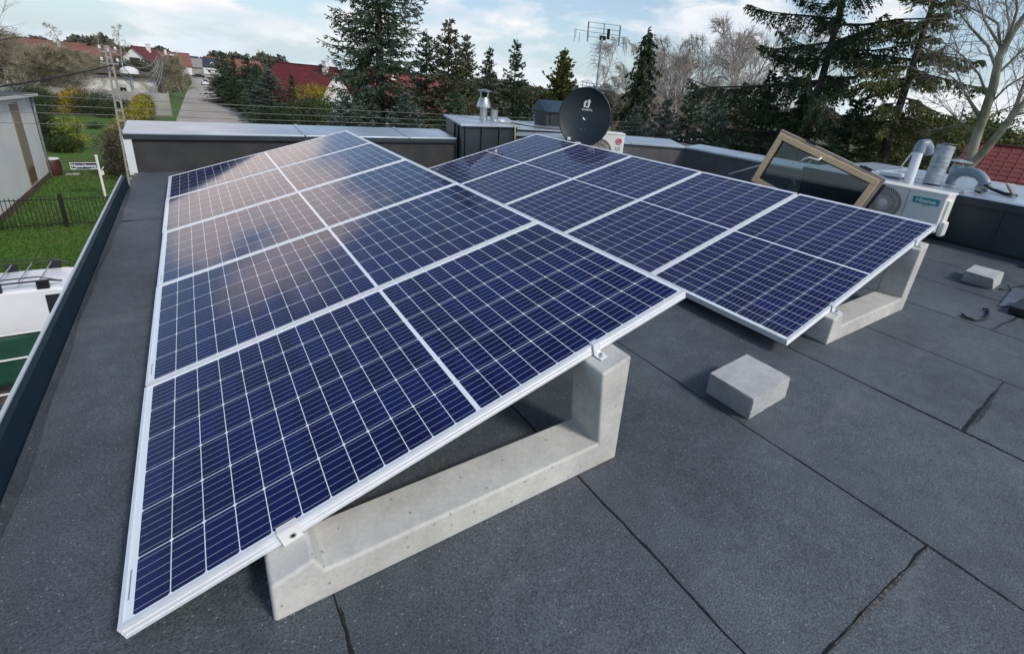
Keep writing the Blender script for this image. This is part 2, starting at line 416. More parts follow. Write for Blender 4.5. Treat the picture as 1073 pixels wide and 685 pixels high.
def dup(o, loc, rotz=None, scale=None, label=None, group=None):
    r = o.copy(); COL.objects.link(r); r.location = loc
    if rotz is not None: r.rotation_euler = (r.rotation_euler[0], r.rotation_euler[1], rotz)
    if scale is not None: r.scale = scale if isinstance(scale, (tuple, list)) else (scale,) * 3
    if label: r['label'] = label
    if group: r['group'] = group
    for ch in list(o.children):
        c = ch.copy(); COL.objects.link(c); c.parent = r
        for g in list(ch.children):
            d = g.copy(); COL.objects.link(d); d.parent = c
    return r
def text(name, body, m, parent, loc, rx, ry_dir, size, extrude=.001, align='CENTER', bold=0.0):
    """lettering as a real flat text object: rx = reading direction, ry_dir = up direction (world)"""
    cu = bpy.data.curves.new(name, 'FONT'); cu.body = body; cu.size = size; cu.extrude = extrude; cu.align_x = align; cu.align_y = 'CENTER'
    cu.offset = bold
    tmp = bpy.data.objects.new(name, cu)
    me = bpy.data.meshes.new_from_object(tmp); bpy.data.objects.remove(tmp); me.materials.clear()
    o = link(name, me, m)
    x = Vector(rx).normalized(); y = Vector(ry_dir); y = (y - x * y.dot(x)).normalized(); z = x.cross(y)
    mw = Matrix((x, y, z)).transposed().to_4x4()
    o.parent = parent
    o.rotation_euler = mw.to_euler(); o.location = Vector(loc) - base_of(parent)
    return o
def arrays_mesh(name, V, F, m, parent=None, off=Vector((0, 0, 0))):
    me = bpy.data.meshes.new(name)
    V = np.asarray(V, np.float32) - np.array(off, np.float32)
    F = np.asarray(F, np.int32)
    nf, k = F.shape
    me.vertices.add(len(V)); me.vertices.foreach_set('co', V.ravel())
    me.loops.add(nf * k); me.loops.foreach_set('vertex_index', F.ravel())
    me.polygons.add(nf); me.polygons.foreach_set('loop_start', np.arange(0, nf * k, k, dtype=np.int32))
    try: me.polygons.foreach_set('loop_total', np.full(nf, k, dtype=np.int32))
    except Exception: pass
    me.update(calc_edges=True)
    return link(name, me, m, parent)

# ================================================================== our own house: flat felt roof, parapets, ledges
rng = random.Random(7)
house = thing('flat_roof_house', 'flat roofed house whose dark felt roof carries the solar panels', 'house', (3.5, 1.0, GZ))
# felt rolls laid side by side along Y, each lapping a little over the next
seam_x = [-0.30, 0.372, 1.118, 1.858, 2.655, 3.375, 4.13, 4.88, 5.62, 6.66]
mb = MB()
for i in range(len(seam_x) - 1):
    a, b = seam_x[i], seam_x[i + 1] + (0.015 if i < len(seam_x) - 2 else 0)
    n = 60; ys = [-6 + (5.40 + 6) * j / n for j in range(n + 1)]
    for j in range(n):
        y0, y1 = ys[j], ys[j + 1]
        wob = lambda y, k: 0.0035 * math.sin(y * 3.1 + k * 1.7) + 0.002 * math.sin(y * 11 + k)
        a0, a1 = a + wob(y0, i), a + wob(y1, i); b0, b1 = b + wob(y0, i + 1), b + wob(y1, i + 1)
        mb.add([(a0, y0, 0.0), (b0, y0, 0.0042), (b1, y1, 0.0042), (a1, y1, 0.0)], [(0, 1, 2, 3)])
        mb.add([(b0, y0, 0.0042), (b0, y0, -0.002), (b1, y1, -0.002), (b1, y1, 0.0042)], [(0, 1, 2, 3)])
mb.build('roof_felt', M['felt'], house, fix=False)
mb = MB().box(-0.30, 8.6, -6, 6.0, -0.35, -0.012)
mb.build('roof_slab', M['antr'], house)
# bitumen squeezed out of the laps
mb = MB()
def bead(pts, w0, w1, z=0.0062, seed=0):
    rr = random.Random(seed); pv = None
    P = [Vector(p) for p in pts]; d = (P[-1] - P[0]).normalized(); sd = Vector((-d.y, d.x, 0))
    L = (P[-1] - P[0]).length; n = max(4, int(L / .022)); wl_, wr_ = w0, w0; drift = 0
    for i in range(n + 1):
        t = i / n; c = P[0].lerp(P[-1], t)
        wl_ = min(w1, max(w0 * .35, wl_ + rr.uniform(-1, 1) * w1 * .22)); wr_ = min(w1, max(w0 * .35, wr_ + rr.uniform(-1, 1) * w1 * .22))
        drift = drift * .96 + rr.uniform(-1, 1) * .0016
        wob = 0.0035 * math.sin(c.y * 3.1) if abs(d.y) > .9 else 0
        c = c + sd * (drift + wob)
        cur = (c + sd * wl_, c, c - sd * wr_)
        if pv:
            mb.add([(pv[0].x, pv[0].y, z - .004), (pv[1].x, pv[1].y, z), (cur[1].x, cur[1].y, z), (cur[0].x, cur[0].y, z - .004)], [(0, 1, 2, 3)])
            mb.add([(pv[1].x, pv[1].y, z), (pv[2].x, pv[2].y, z - .004), (cur[2].x, cur[2].y, z - .004), (cur[1].x, cur[1].y, z)], [(0, 1, 2, 3)])
        pv = cur
for i, x in enumerate(seam_x[1:-1]):
    bead([(x + .012, -5.5, 0), (x + .012, 5.3, 0)], .0045, .0125, seed=i)
bead([(1.13, -0.80, 0), (1.875, -0.83, 0)], .006, .014, seed=21)
bead([(2.68, -0.70, 0), (3.38, -0.68, 0)], .006, .016, seed=22)
bead([(-0.28, 3.46, 0), (0.37, 3.52, 0)], .005, .012, seed=23)
bead([(4.15, -0.45, 0), (4.9, -0.5, 0)], .004, .010, seed=24)
bead([(1.14, 0.62, 0), (1.87, 0.60, 0)], .003, .007, seed=25)
mb.build('seam_bead', M['bitumen'], house, fix=False)
# walls below
mb = MB().box(-0.28, 8.55, -6, 5.95, GZ - .2, -0.36)
mb.build('wall', mat('render_wall', (.55, .54, .50), .85, var=.08, scale=1.5), house)
# low metal edge on the garden side
mb = MB()
prof = [(-0.285, 0.0), (-0.305, 0.11), (-0.322, 0.112), (-0.335, 0.10), (-0.335, -0.30), (-0.30, -0.30), (-0.30, 0.0)]
mb.prism([(x, -6, z) for x, z in prof], (0, 10.62, 0))
fl = mb.build('edge_flashing', M['flash'], house)
mb = MB(); mb.prism([(-0.338, -6, .100), (-0.322, -6, .1125), (-0.3225, -6, .119), (-0.339, -6, .107)], (0, 10.615, 0))
mb.build('flashing_lip', M['flash_edge'], fl)
# dark strip of torched felt up against the edge, uneven outer line
mb = MB(); n = 140
for i in range(n):
    y0 = -2 + 6.6 * i / n; y1 = -2 + 6.6 * (i + 1) / n
    f = lambda y: -0.272 + .006 * math.sin(y * 2.3) + .004 * math.sin(y * 9.1 + 1)
    mb.add([(-0.286, y0, .03), (f(y0), y0, .006), (f(y1), y1, .006), (-0.286, y1, .03)], [(0, 1, 2, 3)])
mb.build('edge_strip', M['felt_dark'], house, fix=False)
# rear parapet
mb = MB()
mb.prism([(-0.27, 5.36, -.01), (-0.27, 5.36, 0.385), (-0.27, 5.93, 0.43), (-0.27, 5.93, -.3)], (3.52, 0, 0))
mb.build('rear_parapet', M['wall_felt'], house)
mb = MB()
for a, b in ((-0.33, 1.30), (1.312, 2.55), (2.562, 3.24)):
    mb.prism([(a, 5.325, .384), (a, 5.325, .402), (a, 5.97, .452), (a, 5.97, .41), (a, 5.95, .41), (a, 5.95, .43), (a, 5.345, .390), (a, 5.345, .384)], (b - a, 0, 0))
rc = mb.build('coping', M['coping'], house, bevel=.003)
for x in (1.306, 2.556):
    mb = MB(); mb.prism([(x - .02, 5.33, .404), (x - .02, 5.96, .455), (x - .02, 5.96, .462), (x - .02, 5.33, .411)], (.04, 0, 0)); mb.build('standing_seam', M['coping'], rc)
mb = MB(); mb.box(-0.33, 3.24, 5.326, 5.334, .335, .3835)
mb.build('coping_apron', M['antr'], rc)
mb = MB().box(-0.335, -0.271, 5.33, 5.365, -.02, .36)
mb.build('corner_trim', M['flash_edge'], house)
# low parapet behind the dish: from the chimney box slanting back to the side ledge
P0, P1, P2 = Vector((4.15, 5.32, 0)), Vector((6.62, 4.09, 0)), Vector((6.62, -6, 0))
mb = MB()
dd = (P1 - P0).normalized(); nn = Vector((-dd.y, dd.x, 0)); nn = nn if nn.y > 0 else -nn
mb.prism([P0 + Vector((0, 0, -.01)), P0 + Vector((0, 0, .465)), P0 + nn * .6 + Vector((0, 0, .50)), P0 + nn * .6 + Vector((0, 0, -.3))], P1 - P0)
mb.build('slanted_parapet', M['felt_upstand'], house)
mb = MB()
k = 3
for i in range(k):
    a = P0 + (P1 - P0) * (i / k) + dd * .006; b = P0 + (P1 - P0) * ((i + 1) / k) - dd * .004
    a = a - nn * .03; b = b - nn * .03
    z = Vector((0, 0, 1))
    mb.prism([a + z * .455, a + z * .485, a + nn * .68 + z * .53, a + nn * .68 + z * .49], b - a)
sc_ = mb.build('coping', M['coping'], house, bevel=.003)
# fillet of felt where roof meets the slanted parapet
mb = MB(); mb.prism([P0 - nn * .10, P0, P0 + Vector((0, 0, .09))], P1 - P0)
mb.build('felt_fillet', M['felt_upstand'], house)
# side block with metal-clad front and a wide ledge, going over into a plain felted parapet
YS = 2.15
mb = MB(); mb.box(6.64, 8.55, -6, YS, -.3, .50)
mb.build('side_parapet', M['antr'], house)
mb = MB(); mb.prism([(6.62, YS + .003, -.01), (6.62, YS + .003, .47), (6.93, YS + .003, .50), (6.93, YS + .003, -.3)], (0, 4.45 - YS, 0))
mb.build('side_parapet', M['felt_upstand'], house)
mb = MB(); mb.prism([(6.53, YS + .003, 0), (6.62, YS + .003, 0), (6.62, YS + .003, .09)], (0, 4.12 - YS, 0)); mb.build('felt_fillet', M['felt_upstand'], house)
mb = MB()
for a_, b_ in ((YS + .004, 3.1), (3.108, 4.10)): mb.prism([(6.585, a_, .455), (6.585, a_, .482), (6.97, a_, .525), (6.97, a_, .49)], (0, b_ - a_, 0))
mb.build('coping', M['coping'], house, bevel=.003)
edges = [-6, -1.9, -0.9, 0.16, 1.22, YS - .01]
cl_ = None
for a_, b_ in zip(edges, edges[1:]):
    mb = MB(); mb.box(6.612, 6.638, a_ + .004, b_ - .004, 0.03, .488); mb.build('cladding_panel', M['antr'], house, bevel=.004)
for y in edges[1:-1]:
    mb = MB(); mb.box(6.598, 6.6115, y - .009, y + .009, .03, .488); mb.build('standing_seam', M['antr'], house, bevel=.003)
mb = MB(); mb.prism([(6.57, -6, .478), (6.57, -6, .515), (6.60, -6, .527), (8.6, -6, .545), (8.6, -6, .50), (6.60, -6, .50), (6.60, -6, .478)], (0, 6 + YS, 0))
cp = mb.build('coping', M['coping'], house, bevel=.003)
mb = MB(); mb.box(6.562, 6.5695, -6, YS, .44, .512)
mb.build('coping_apron', M['antr'], cp)
for y in (-.55, .52, 1.6):
    mb = MB(); mb.box(6.61, 8.58, y - .014, y + .014, .531, .552); mb.build('standing_seam', M['coping'], cp)

# ================================================================== chimney boxes and vents on the roof
def clad_box(name, label, poly, z0, z1, grp=None):
    c = sum((Vector((*p, 0)) for p in poly), Vector()) / len(poly)
    t = thing(name, label, 'chimney', (c.x, c.y, z0), grp)
    mb = MB(); mb.prism([(x, y, z0) for x, y in poly], (0, 0, z1 - z0))
    return t, mb
poly = [(3.26, 5.22), (4.20, 5.30), (4.72, 6.5), (3.60, 6.5)]
cb_, mb = clad_box('chimney_box', 'low dark metal clad box carrying a silver cowl behind the panels', poly, -.0, .575)
mb.build('cladding', M['antr'], cb_)
mb = MB()
for t in (.06, .34, .66, .95):
    p = Vector((*poly[0], 0)).lerp(Vector((*poly[1], 0)), t); mb = MB(); mb.obox(p + Vector((0, -.012, .285)), (.008, 0, 0), (0, .012, 0), (0, 0, .285)); mb.build('standing_seam', M['antr'], cb_)
for t in (.16, .38):
    p = Vector((*poly[0], 0)).lerp(Vector((*poly[3], 0)), t); mb = MB(); mb.obox(p + Vector((-.008, 0, .285)), (.012, 0, 0), (0, .008, 0), (0, 0, .285)); mb.build('standing_seam', M['antr'], cb_)
mb = MB()
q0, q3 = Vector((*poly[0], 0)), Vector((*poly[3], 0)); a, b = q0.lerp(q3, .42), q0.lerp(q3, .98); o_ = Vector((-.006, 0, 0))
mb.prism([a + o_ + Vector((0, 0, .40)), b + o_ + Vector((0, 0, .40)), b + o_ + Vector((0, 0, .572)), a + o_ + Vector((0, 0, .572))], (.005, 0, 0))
mb.build('lit_side_sheet', M['antr_lit'], cb_)  # sheen of the left face painted as a paler sheet
mb = MB(); mb.prism([(3.22, 5.17, .578), (4.24, 5.255, .578), (4.77, 6.55, .590), (3.57, 6.55, .590)], (0, 0, .028))
mb.build('top_sheet', M['coping'], cb_, bevel=.004)
# stainless cowl on the box
vb = Vector((3.98, 5.95, .606))
t = thing('chimney_cowl', 'shiny stainless chimney cowl with flared skirt and flat cap', 'chimney cowl', vb)
mb = MB().lathe([(.055, 0), (.085, .008), (.062, .012), (.062, .20)], vb, 20); mb.build('flue_pipe', M['chrome'], t, smooth=True)
mb = MB().lathe([(.120, .19), (.122, .20), (.070, .335), (.066, .335), (.114, .195)], vb, 20); mb.build('skirt', M['chrome'], t, smooth=True)
for k in range(4):
    mb = MB(); a = k * math.pi / 2 + .4; mb.tube([vb + Vector((.062 * math.cos(a), .062 * math.sin(a), .30)), vb + Vector((.085 * math.cos(a), .085 * math.sin(a), .43))], .006, 6); mb.build('bracket', M['chrome'], t)
mb = MB().lathe([(.108, .425), (.112, .432), (.02, .462), (.004, .464)], vb, 20); mb.build('cap', M['chrome'], t, smooth=True)
vb2 = Vector((4.13, 5.88, .606))
t = thing('vent_stub', 'short open stainless pipe stub beside the chimney cowl', 'vent pipe', vb2)
mb = MB().lathe([(.062, 0), (.062, .17), (.055, .17), (.055, .02)], vb2, 18); mb.build('pipe', M['chrome'], t, smooth=True)
mb = MB().lathe([(.085, 0), (.085, .012), (.063, .02), (.063, 0)], vb2, 18); mb.build('collar', M['coping'], t, smooth=True)
p = Vector((4.22, 5.80, .606))
o = MB().box(p.x - .04, p.x + .04, p.y - .03, p.y + .03, p.z, p.z + .03).build('sealant_pad', M['white_paint'], None, bevel=.006)
tag(o, 'small white pad lying by the vent stub on the box top', 'pad')
# cable hanging down from the box
o = MB().tube([(4.02, 5.85, .609), (4.08, 5.55, .615), (4.11, 5.27, .622), (4.115, 5.225, .60), (4.12, 5.215, .45), (4.11, 5.20, .25), (4.10, 5.15, .06), (4.06, 5.05, .012)], .008, 6).build('hanging_cable', M['yellow_cable'], None, smooth='all')
tag(o, 'pale yellow cable hanging over the edge of the clad box', 'cable')
# lower ledge to the right of the box with the gabled vent
lb = thing('service_ledge', 'low black ledge with pale sheet top between clad box and dish', 'ledge', (4.95, 6.0, 0))
mb = MB().prism([(4.30, 5.46, 0), (5.55, 5.22, 0), (5.85, 6.3, 0), (4.76, 6.4, 0)], (0, 0, .53)); mb.build('cladding', M['antr'], lb)
mb = MB().prism([(4.27, 5.43, .535), (5.56, 5.18, .535), (5.9, 6.35, .56), (4.79, 6.45, .56)], (0, 0, .02)); mb.build('top_sheet', M['coping'], lb)
gv = thing('gabled_vent', 'dark house shaped roof vent with pitched metal roof behind the dish', 'roof vent', (5.30, 5.95, .55))
mb = MB().box(5.06, 5.56, 5.78, 6.12, .555, .80); mb.build('body', M['antr'], gv, bevel=.004)
mb = MB().box(5.13, 5.50, 5.765, 5.778, .60, .775); mb.build('opening', M['black'], gv)
mb = MB().prism([(4.99, 5.72, .80), (4.99, 6.18, .80), (4.99, 5.95, .98)], (.64, 0, 0)); mb.build('roof', mat('vent_roof', (.028, .05, .075), .35), gv, bevel=.004)
o = MB().tube([(4.15, 5.40, .632), (4.6, 5.42, .58), (5.0, 5.30, .565), (5.4, 5.15, .55), (5.5, 5.1, .3)], .010, 6).build('black_cable', M['black'], None, smooth='all')
tag(o, 'black cable running along the ledge edge towards the dish', 'cable')

# ================================================================== solar panels
TA, TB = 0.277544, 0.275963
OA = Vector((0.0, 0.0, 0.07844)); OB = Vector((2.55074, 0.01524, 0.09259))
def make_panel():
    root = thing('solar_panel', 'x', 'solar panel', (0, 0, 0), 'solar panels on the roof')
    T, wd = .036, .0078
    mb = MB()
    # frame rails: a lipped section with two grooves on the outer side
    def rail(a, b, inward):
        a, b, inw = Vector(a), Vector(b), Vector(inward)
        sec = [(0, 0), (0, -.010), (.0022, -.0115), (.0022, -.0135), (0, -.015), (0, -.023), (.0022, -.0245), (.0022, -.0265), (0, -.028), (0, -T), (.024, -T), (.024, -T + .002), (.004, -T + .002), (.004, -.006), (wd, -.006), (wd, 0)]
        mb.prism([a + inw * s + Vector((0, 0, h)) for s, h in sec], b - a)
    rail((0, 0, 0), (PL, 0, 0), (0, 1, 0)); rail((0, PWD, 0), (PL, PWD, 0), (0, -1, 0))
    rail((0.0004, 0.0004, -.0003), (0.0004, PWD - .0004, -.0003), (1, 0, 0)); rail((PL - .0004, .0004, -.0003), (PL - .0004, PWD - .0004, -.0003), (-1, 0, 0))
    mb.build('frame', M['alu'], root)
    mb = MB().box(wd - .002, PL - wd + .002, wd - .002, PWD - wd + .002, -.0055, -.0022); mb.build('cell_sheet', M['cells'], root)
    mb = MB().box(.013, .016, .06, .14, -.0023, -.0019); mb.build('barcode_strip', M['grey_mark'], root)
    return root
labs_a = ['nearest solar panel of the front left row, standing on the near concrete bracket',
          'second solar panel from the viewer in the front left row',
          'middle solar panel of the front left row, reflecting a pale cloud',
          'fourth solar panel from the viewer in the front left row',
          'farthest solar panel of the front left row, next to the rear parapet']
labs_b = ['nearest solar panel of the row on the right, by the grey air conditioner',
          'second solar panel from the viewer in the row on the right',
          'middle solar panel of the row on the right, in front of the opened skylight side',
          'fourth solar panel from the viewer in the row on the right',
          'farthest solar panel of the row on the right, in front of the satellite dish']
labs_b[2] = 'middle solar panel of the row on the right'
proto = make_panel()
rr = random.Random(3)
for rowi, (O, T, labs) in enumerate(((OA, TA, labs_a), (OB, TB, labs_b))):
    for k_ in range(5):
        o = proto if (rowi == 0 and k_ == 0) else dup(proto, (0, 0, 0))
        o.location = O + Vector((0, PIT * k_, 0)) + Vector((rr.uniform(-.003, .003), 0, 0))
        o.rotation_euler = (rr.uniform(-.002, .002), -T, 0)
        o['label'] = labs[k_]

# concrete brackets: long foot, low toe block at the front, post at the back
def bracket(x0, y0, Oz, tan, ou, label, lean=0.0, grp='concrete brackets under the panels'):
    und = lambda x: Oz + (x - ou) * tan - .0385
    t = thing('concrete_bracket', label, 'concrete bracket', (x0 + .5, y0 + .08, 0), grp)
    toe0, toe1, post0, post1, L = x0, x0 + .092, x0 + .925, x0 + 1.035, x0 + 1.04
    prof = [(toe0, 0), (toe0 + .002, und(toe0) - .002), (toe1, und(toe1) - .002), (toe1 + .022, .092), (post0 + .02, .098), (post0 - .008 + lean, und(post0 - .008 + lean) - .003),
            (post1 + lean, und(post1 + lean) - .003), (L, 0)]
    mb = MB().prism([(x, y0, z) for x, z in prof], (0, .15, 0))
    o = mb.build('cast_body', M['concrete'], t)
    for p in o.data.polygons: p.use_smooth = True
    bv = o.modifiers.new('edge', 'BEVEL'); bv.width = .009; bv.segments = 4; bv.limit_method = 'ANGLE'; bv.angle_limit = R(12); bv.harden_normals = True
    return t
bracket(0.26, -.088, OA.z, math.tan(TA), 0.0, 'L shaped pale concrete bracket holding up the near end of the front left row')
bracket(2.905, -.035, OB.z, math.tan(TB), OB.x, 'L shaped pale concrete bracket holding up the near end of the right row', .05)
for k_ in range(1, 5):
    bracket(0.26, PIT * k_ - .085, OA.z, math.tan(TA), 0.0, 'concrete bracket hidden in the dark beneath a joint of the panel rows')
    bracket(2.905, OB.y + PIT * k_ - .085, OB.z, math.tan(TB), OB.x, 'concrete bracket hidden in the dark beneath a joint of the panel rows')
bracket(0.26, PIT * 5 - .10, OA.z, math.tan(TA), 0.0, 'concrete bracket hidden in the dark beneath a joint of the panel rows')
bracket(2.905, OB.y + PIT * 5 - .10, OB.z, math.tan(TB), OB.x, 'concrete bracket hidden in the dark beneath a joint of the panel rows')
# end clamps
def clamp(u, O, T, label, wide=.052, tagged=False):
    ex = Vector((math.cos(T), 0, math.sin(T))); ez = Vector((-math.sin(T), 0, math.cos(T))); ey = Vector((0, 1, 0))
    c = O + ex * u
    t = thing('panel_clamp', label, 'clamp', c, 'clamps on the panel edges')
    mb = MB()
    mb.obox(c + ez * .0022 + ey * .004, ex * wide / 2, ey * .011, ez * .0022)
    mb.obox(c + ez * -.018 - ey * .0055, ex * wide / 2, ey * .0014, ez * .0225)
    if not tagged: mb.obox(c + ez * -.0362 - ey * .022, ex * wide / 2, ey * .018, ez * .0016)
    mb.build('plate', M['white_paint'] if tagged else M['alu'], t, bevel=.001)
    if not tagged: mb = MB().lathe([(.0078, 0), (.0078, .006), (.003, .006), (.003, .002)], c + ez * -.034 - ey * .022, 6, (ex, ey, ez)); mb.build('bolt', M['galv'], t)
    if tagged:
        mb = MB().lathe([(.0075, 0), (.0075, .0012), (.0045, .0012), (.0045, 0)], c - ez * .022 - ey * .0070 + ex * .004, 14, (ex, ez, -ey)); mb.build('hole', M['grey_mark'], t)
    return t
clamp(.325, OA, TA, 'white clamp plate on the near panel edge above the bracket toe', .044, True)
clamp(1.262, OA, TA, 'small metal clamp where the near panel edge meets the bracket post', .027)
clamp(.43, OB, TB, 'small metal clamp on the right row edge above the bracket toe', .034)
clamp(1.41, OB, TB, 'small metal clamp on the right row edge at the bracket post', .027)

# loose blocks
def block(name, label, pts_top, pts_bot, z1):
    bm = bmesh.new()
    c = sum((Vector((*p, 0)) for p in pts_bot), Vector()) / 4
    t = [bm.verts.new((x - c.x, y - c.y, z1)) for x, y in pts_top]; b = [bm.verts.new((x - c.x, y - c.y, 0.001)) for x, y in pts_bot]
    bm.faces.new(t); bm.faces.new(b[::-1])
    for i in range(4): bm.faces.new((b[i], b[(i + 1) % 4], t[(i + 1) % 4], t[i]))
    bmesh.ops.recalc_face_normals(bm, faces=bm.faces)
    bmesh.ops.bevel(bm, geom=list(bm.edges), offset=.0035, segments=2, affect='EDGES')
    bmesh.ops.subdivide_edges(bm, edges=[e for e in bm.edges if e.calc_length() > .05], cuts=9, use_grid_fill=True)
    r2 = random.Random(5)
    for v in bm.verts: v.co += Vector((r2.uniform(-1, 1), r2.uniform(-1, 1), r2.uniform(-1, .3) * .7)) * .0011
    me = bpy.data.meshes.new(name); bm.to_mesh(me); bm.free()
    o = link(name, me, M['block']); o.location = c
    return tag(o, label, 'concrete block', 'loose concrete blocks on the roof')
block('concrete_block', 'square grey concrete block lying on a felt seam between the two rows', [(1.885, -.01), (1.885, -.215), (2.185, -.2), (2.185, .01)], [(1.915, .005), (1.92, -.20), (2.22, -.19), (2.215, .015)], .12)
block('concrete_block', 'pale flat concrete block lying beside the dark clad wall', [(5.13, -.03), (5.12, -.21), (5.47, -.20), (5.46, -.01)], [(5.17, -.02), (5.18, -.22), (5.45, -.21), (5.44, -.01)], .10)

# ================================================================== opened roof window
e1 = Vector((.13, -.945, -.295)).normalized(); e2 = Vector((-.12, .27, -.955)); e2 = (e2 - e1 * e2.dot(e1)).normalized(); e3 = e1.cross(e2).normalized()
if e3.x > 0: e3 = -e3
TLp = at_x(820.2, 147.3, 5.5)
Wd, Hd = 0.97, 0.46
sk = thing('roof_window', 'roof window with pine sash swung wide open behind the right row', 'roof window', (5.5, 1.5, 0))
def sash_pt(u, v, w=0.0): return TLp + e1 * u + e2 * v + e3 * w
def rail_box(u0, u1, v0, v1, w0, w1): 
    return (sash_pt((u0 + u1) / 2, (v0 + v1) / 2, (w0 + w1) / 2), e1 * (u1 - u0) / 2, e2 * (v1 - v0) / 2, e3 * (w1 - w0) / 2)
fw_ = .062
mb = MB()
mb.obox(*rail_box(-fw_, Wd + fw_, -fw_, 0, -.03, .03)); mb.obox(*rail_box(-fw_, Wd + fw_, Hd, Hd + fw_, -.03, .03))
mb.obox(*rail_box(-fw_, 0, .0005, Hd - .0005, -.029, .029)); mb.obox(*rail_box(Wd, Wd + fw_, .0005, Hd - .0005, -.029, .029))
sash = mb.build('sash', M['pine'], sk, bevel=.006)
mb = MB(); mb.obox(*rail_box(.001, Wd - .001, .001, Hd - .001, -.018, -.010)); mb.build('pane', M['glass'], sash)
mb = MB()
for a in ((.001, Wd - .001, .001, .012), (.001, Wd - .001, Hd - .012, Hd - .001), (.001, .012, .013, Hd - .013), (Wd - .012, Wd - .001, .013, Hd - .013)):
    mb.obox(*rail_box(*a, -.009, .001))
mb.build('gasket', M['black'], sash)
# outer metal cladding of the sash, dark
mb = MB()
mb.obox(*rail_box(-fw_ - .012, Wd + fw_ + .03, -fw_ - .034, -fw_ - .002, -.05, .012)); mb.obox(*rail_box(Wd + fw_ + .002, Wd + fw_ + .03, -fw_, Hd + fw_, -.055, .01))
mb.obox(*rail_box(-fw_ - .012, -fw_ - .002, -fw_, Hd + fw_, -.05, .0))
mb.build('sash_cladding', M['pine_grey'], sash, bevel=.003)
mb = MB(); mb.obox(*rail_box(Wd + fw_ + .031, Wd + fw_ + .055, -fw_ + .02, Hd + fw_, -.05, .005)); mb.build('side_seal', M['black'], sash)
for u in (.22, .80):
    mb = MB(); mb.obox(*rail_box(u, u + .11, -fw_ - .050, -fw_ - .030, -.03, .018)); mb.obox(*rail_box(u + .03, u + .14, -fw_ - .058, -fw_ - .051, -.02, .0))
    mb.build('hinge', M['black'], sash, bevel=.003)
mb = MB(); mb.obox(*rail_box(-.06, -.02, -fw_ - .026, -fw_ - .017, -.03, .01)); mb.build('catch', M['black'], sash)
ha = [sash_pt(.45, -.016, .035), sash_pt(.45, .012, .06), sash_pt(.42, .02, .07), sash_pt(.36, .03, .072), sash_pt(.325, .06, .072), sash_pt(.30, .115, .07)]
mb = MB().tube(ha, [.012, .012, .011, .011, .010, .009], 8); mb.build('handle', M['white_paint'], sash, smooth='all')
# stay arm holding the sash at its low corner
mb = MB()
lowL, lowR = sash_pt(-fw_, Hd + fw_), sash_pt(Wd + fw_, Hd + fw_)
cx0, cx1, cy0, cy1 = 4.98, 5.60, lowR.y - .02, lowL.y - .02
for a in ((cx0, cx0 + .07, cy0, cy1), (cx1 - .07, cx1, cy0, cy1), (cx0 + .0705, cx1 - .0705, cy0, cy0 + .07), (cx0 + .0705, cx1 - .0705, cy1 - .07, cy1)):
    mb.box(*a, 0.0, .115)
mb.build('curb_frame', M['antr'], sk, bevel=.006)
mb = MB().box(cx0 + .071, cx1 - .071, cy0 + .071, cy1 - .071, .012, .03); mb.build('shaft', M['black'], sk)
mb = MB(); mb.bar((lowL.x, lowL.y - .01, lowL.z + .03), (5.565, cy1 - .03, .11), .02, .012); mb.bar((lowR.x + .01, lowR.y + .03, lowR.z + .02), (5.565, cy0 + .03, .10), .02, .012)
mb.build('stay_arm', M['galv'], sk)
o = MB().tube([sash_pt(-.04, .32, -.04), sash_pt(-.16, .37, -.25), (5.9, 2.75, .32)], .008, 6).build('stay_cord', M['white_paint'], None, smooth='all')
tag(o, 'white cord stretched from the open sash to the parapet', 'cord')

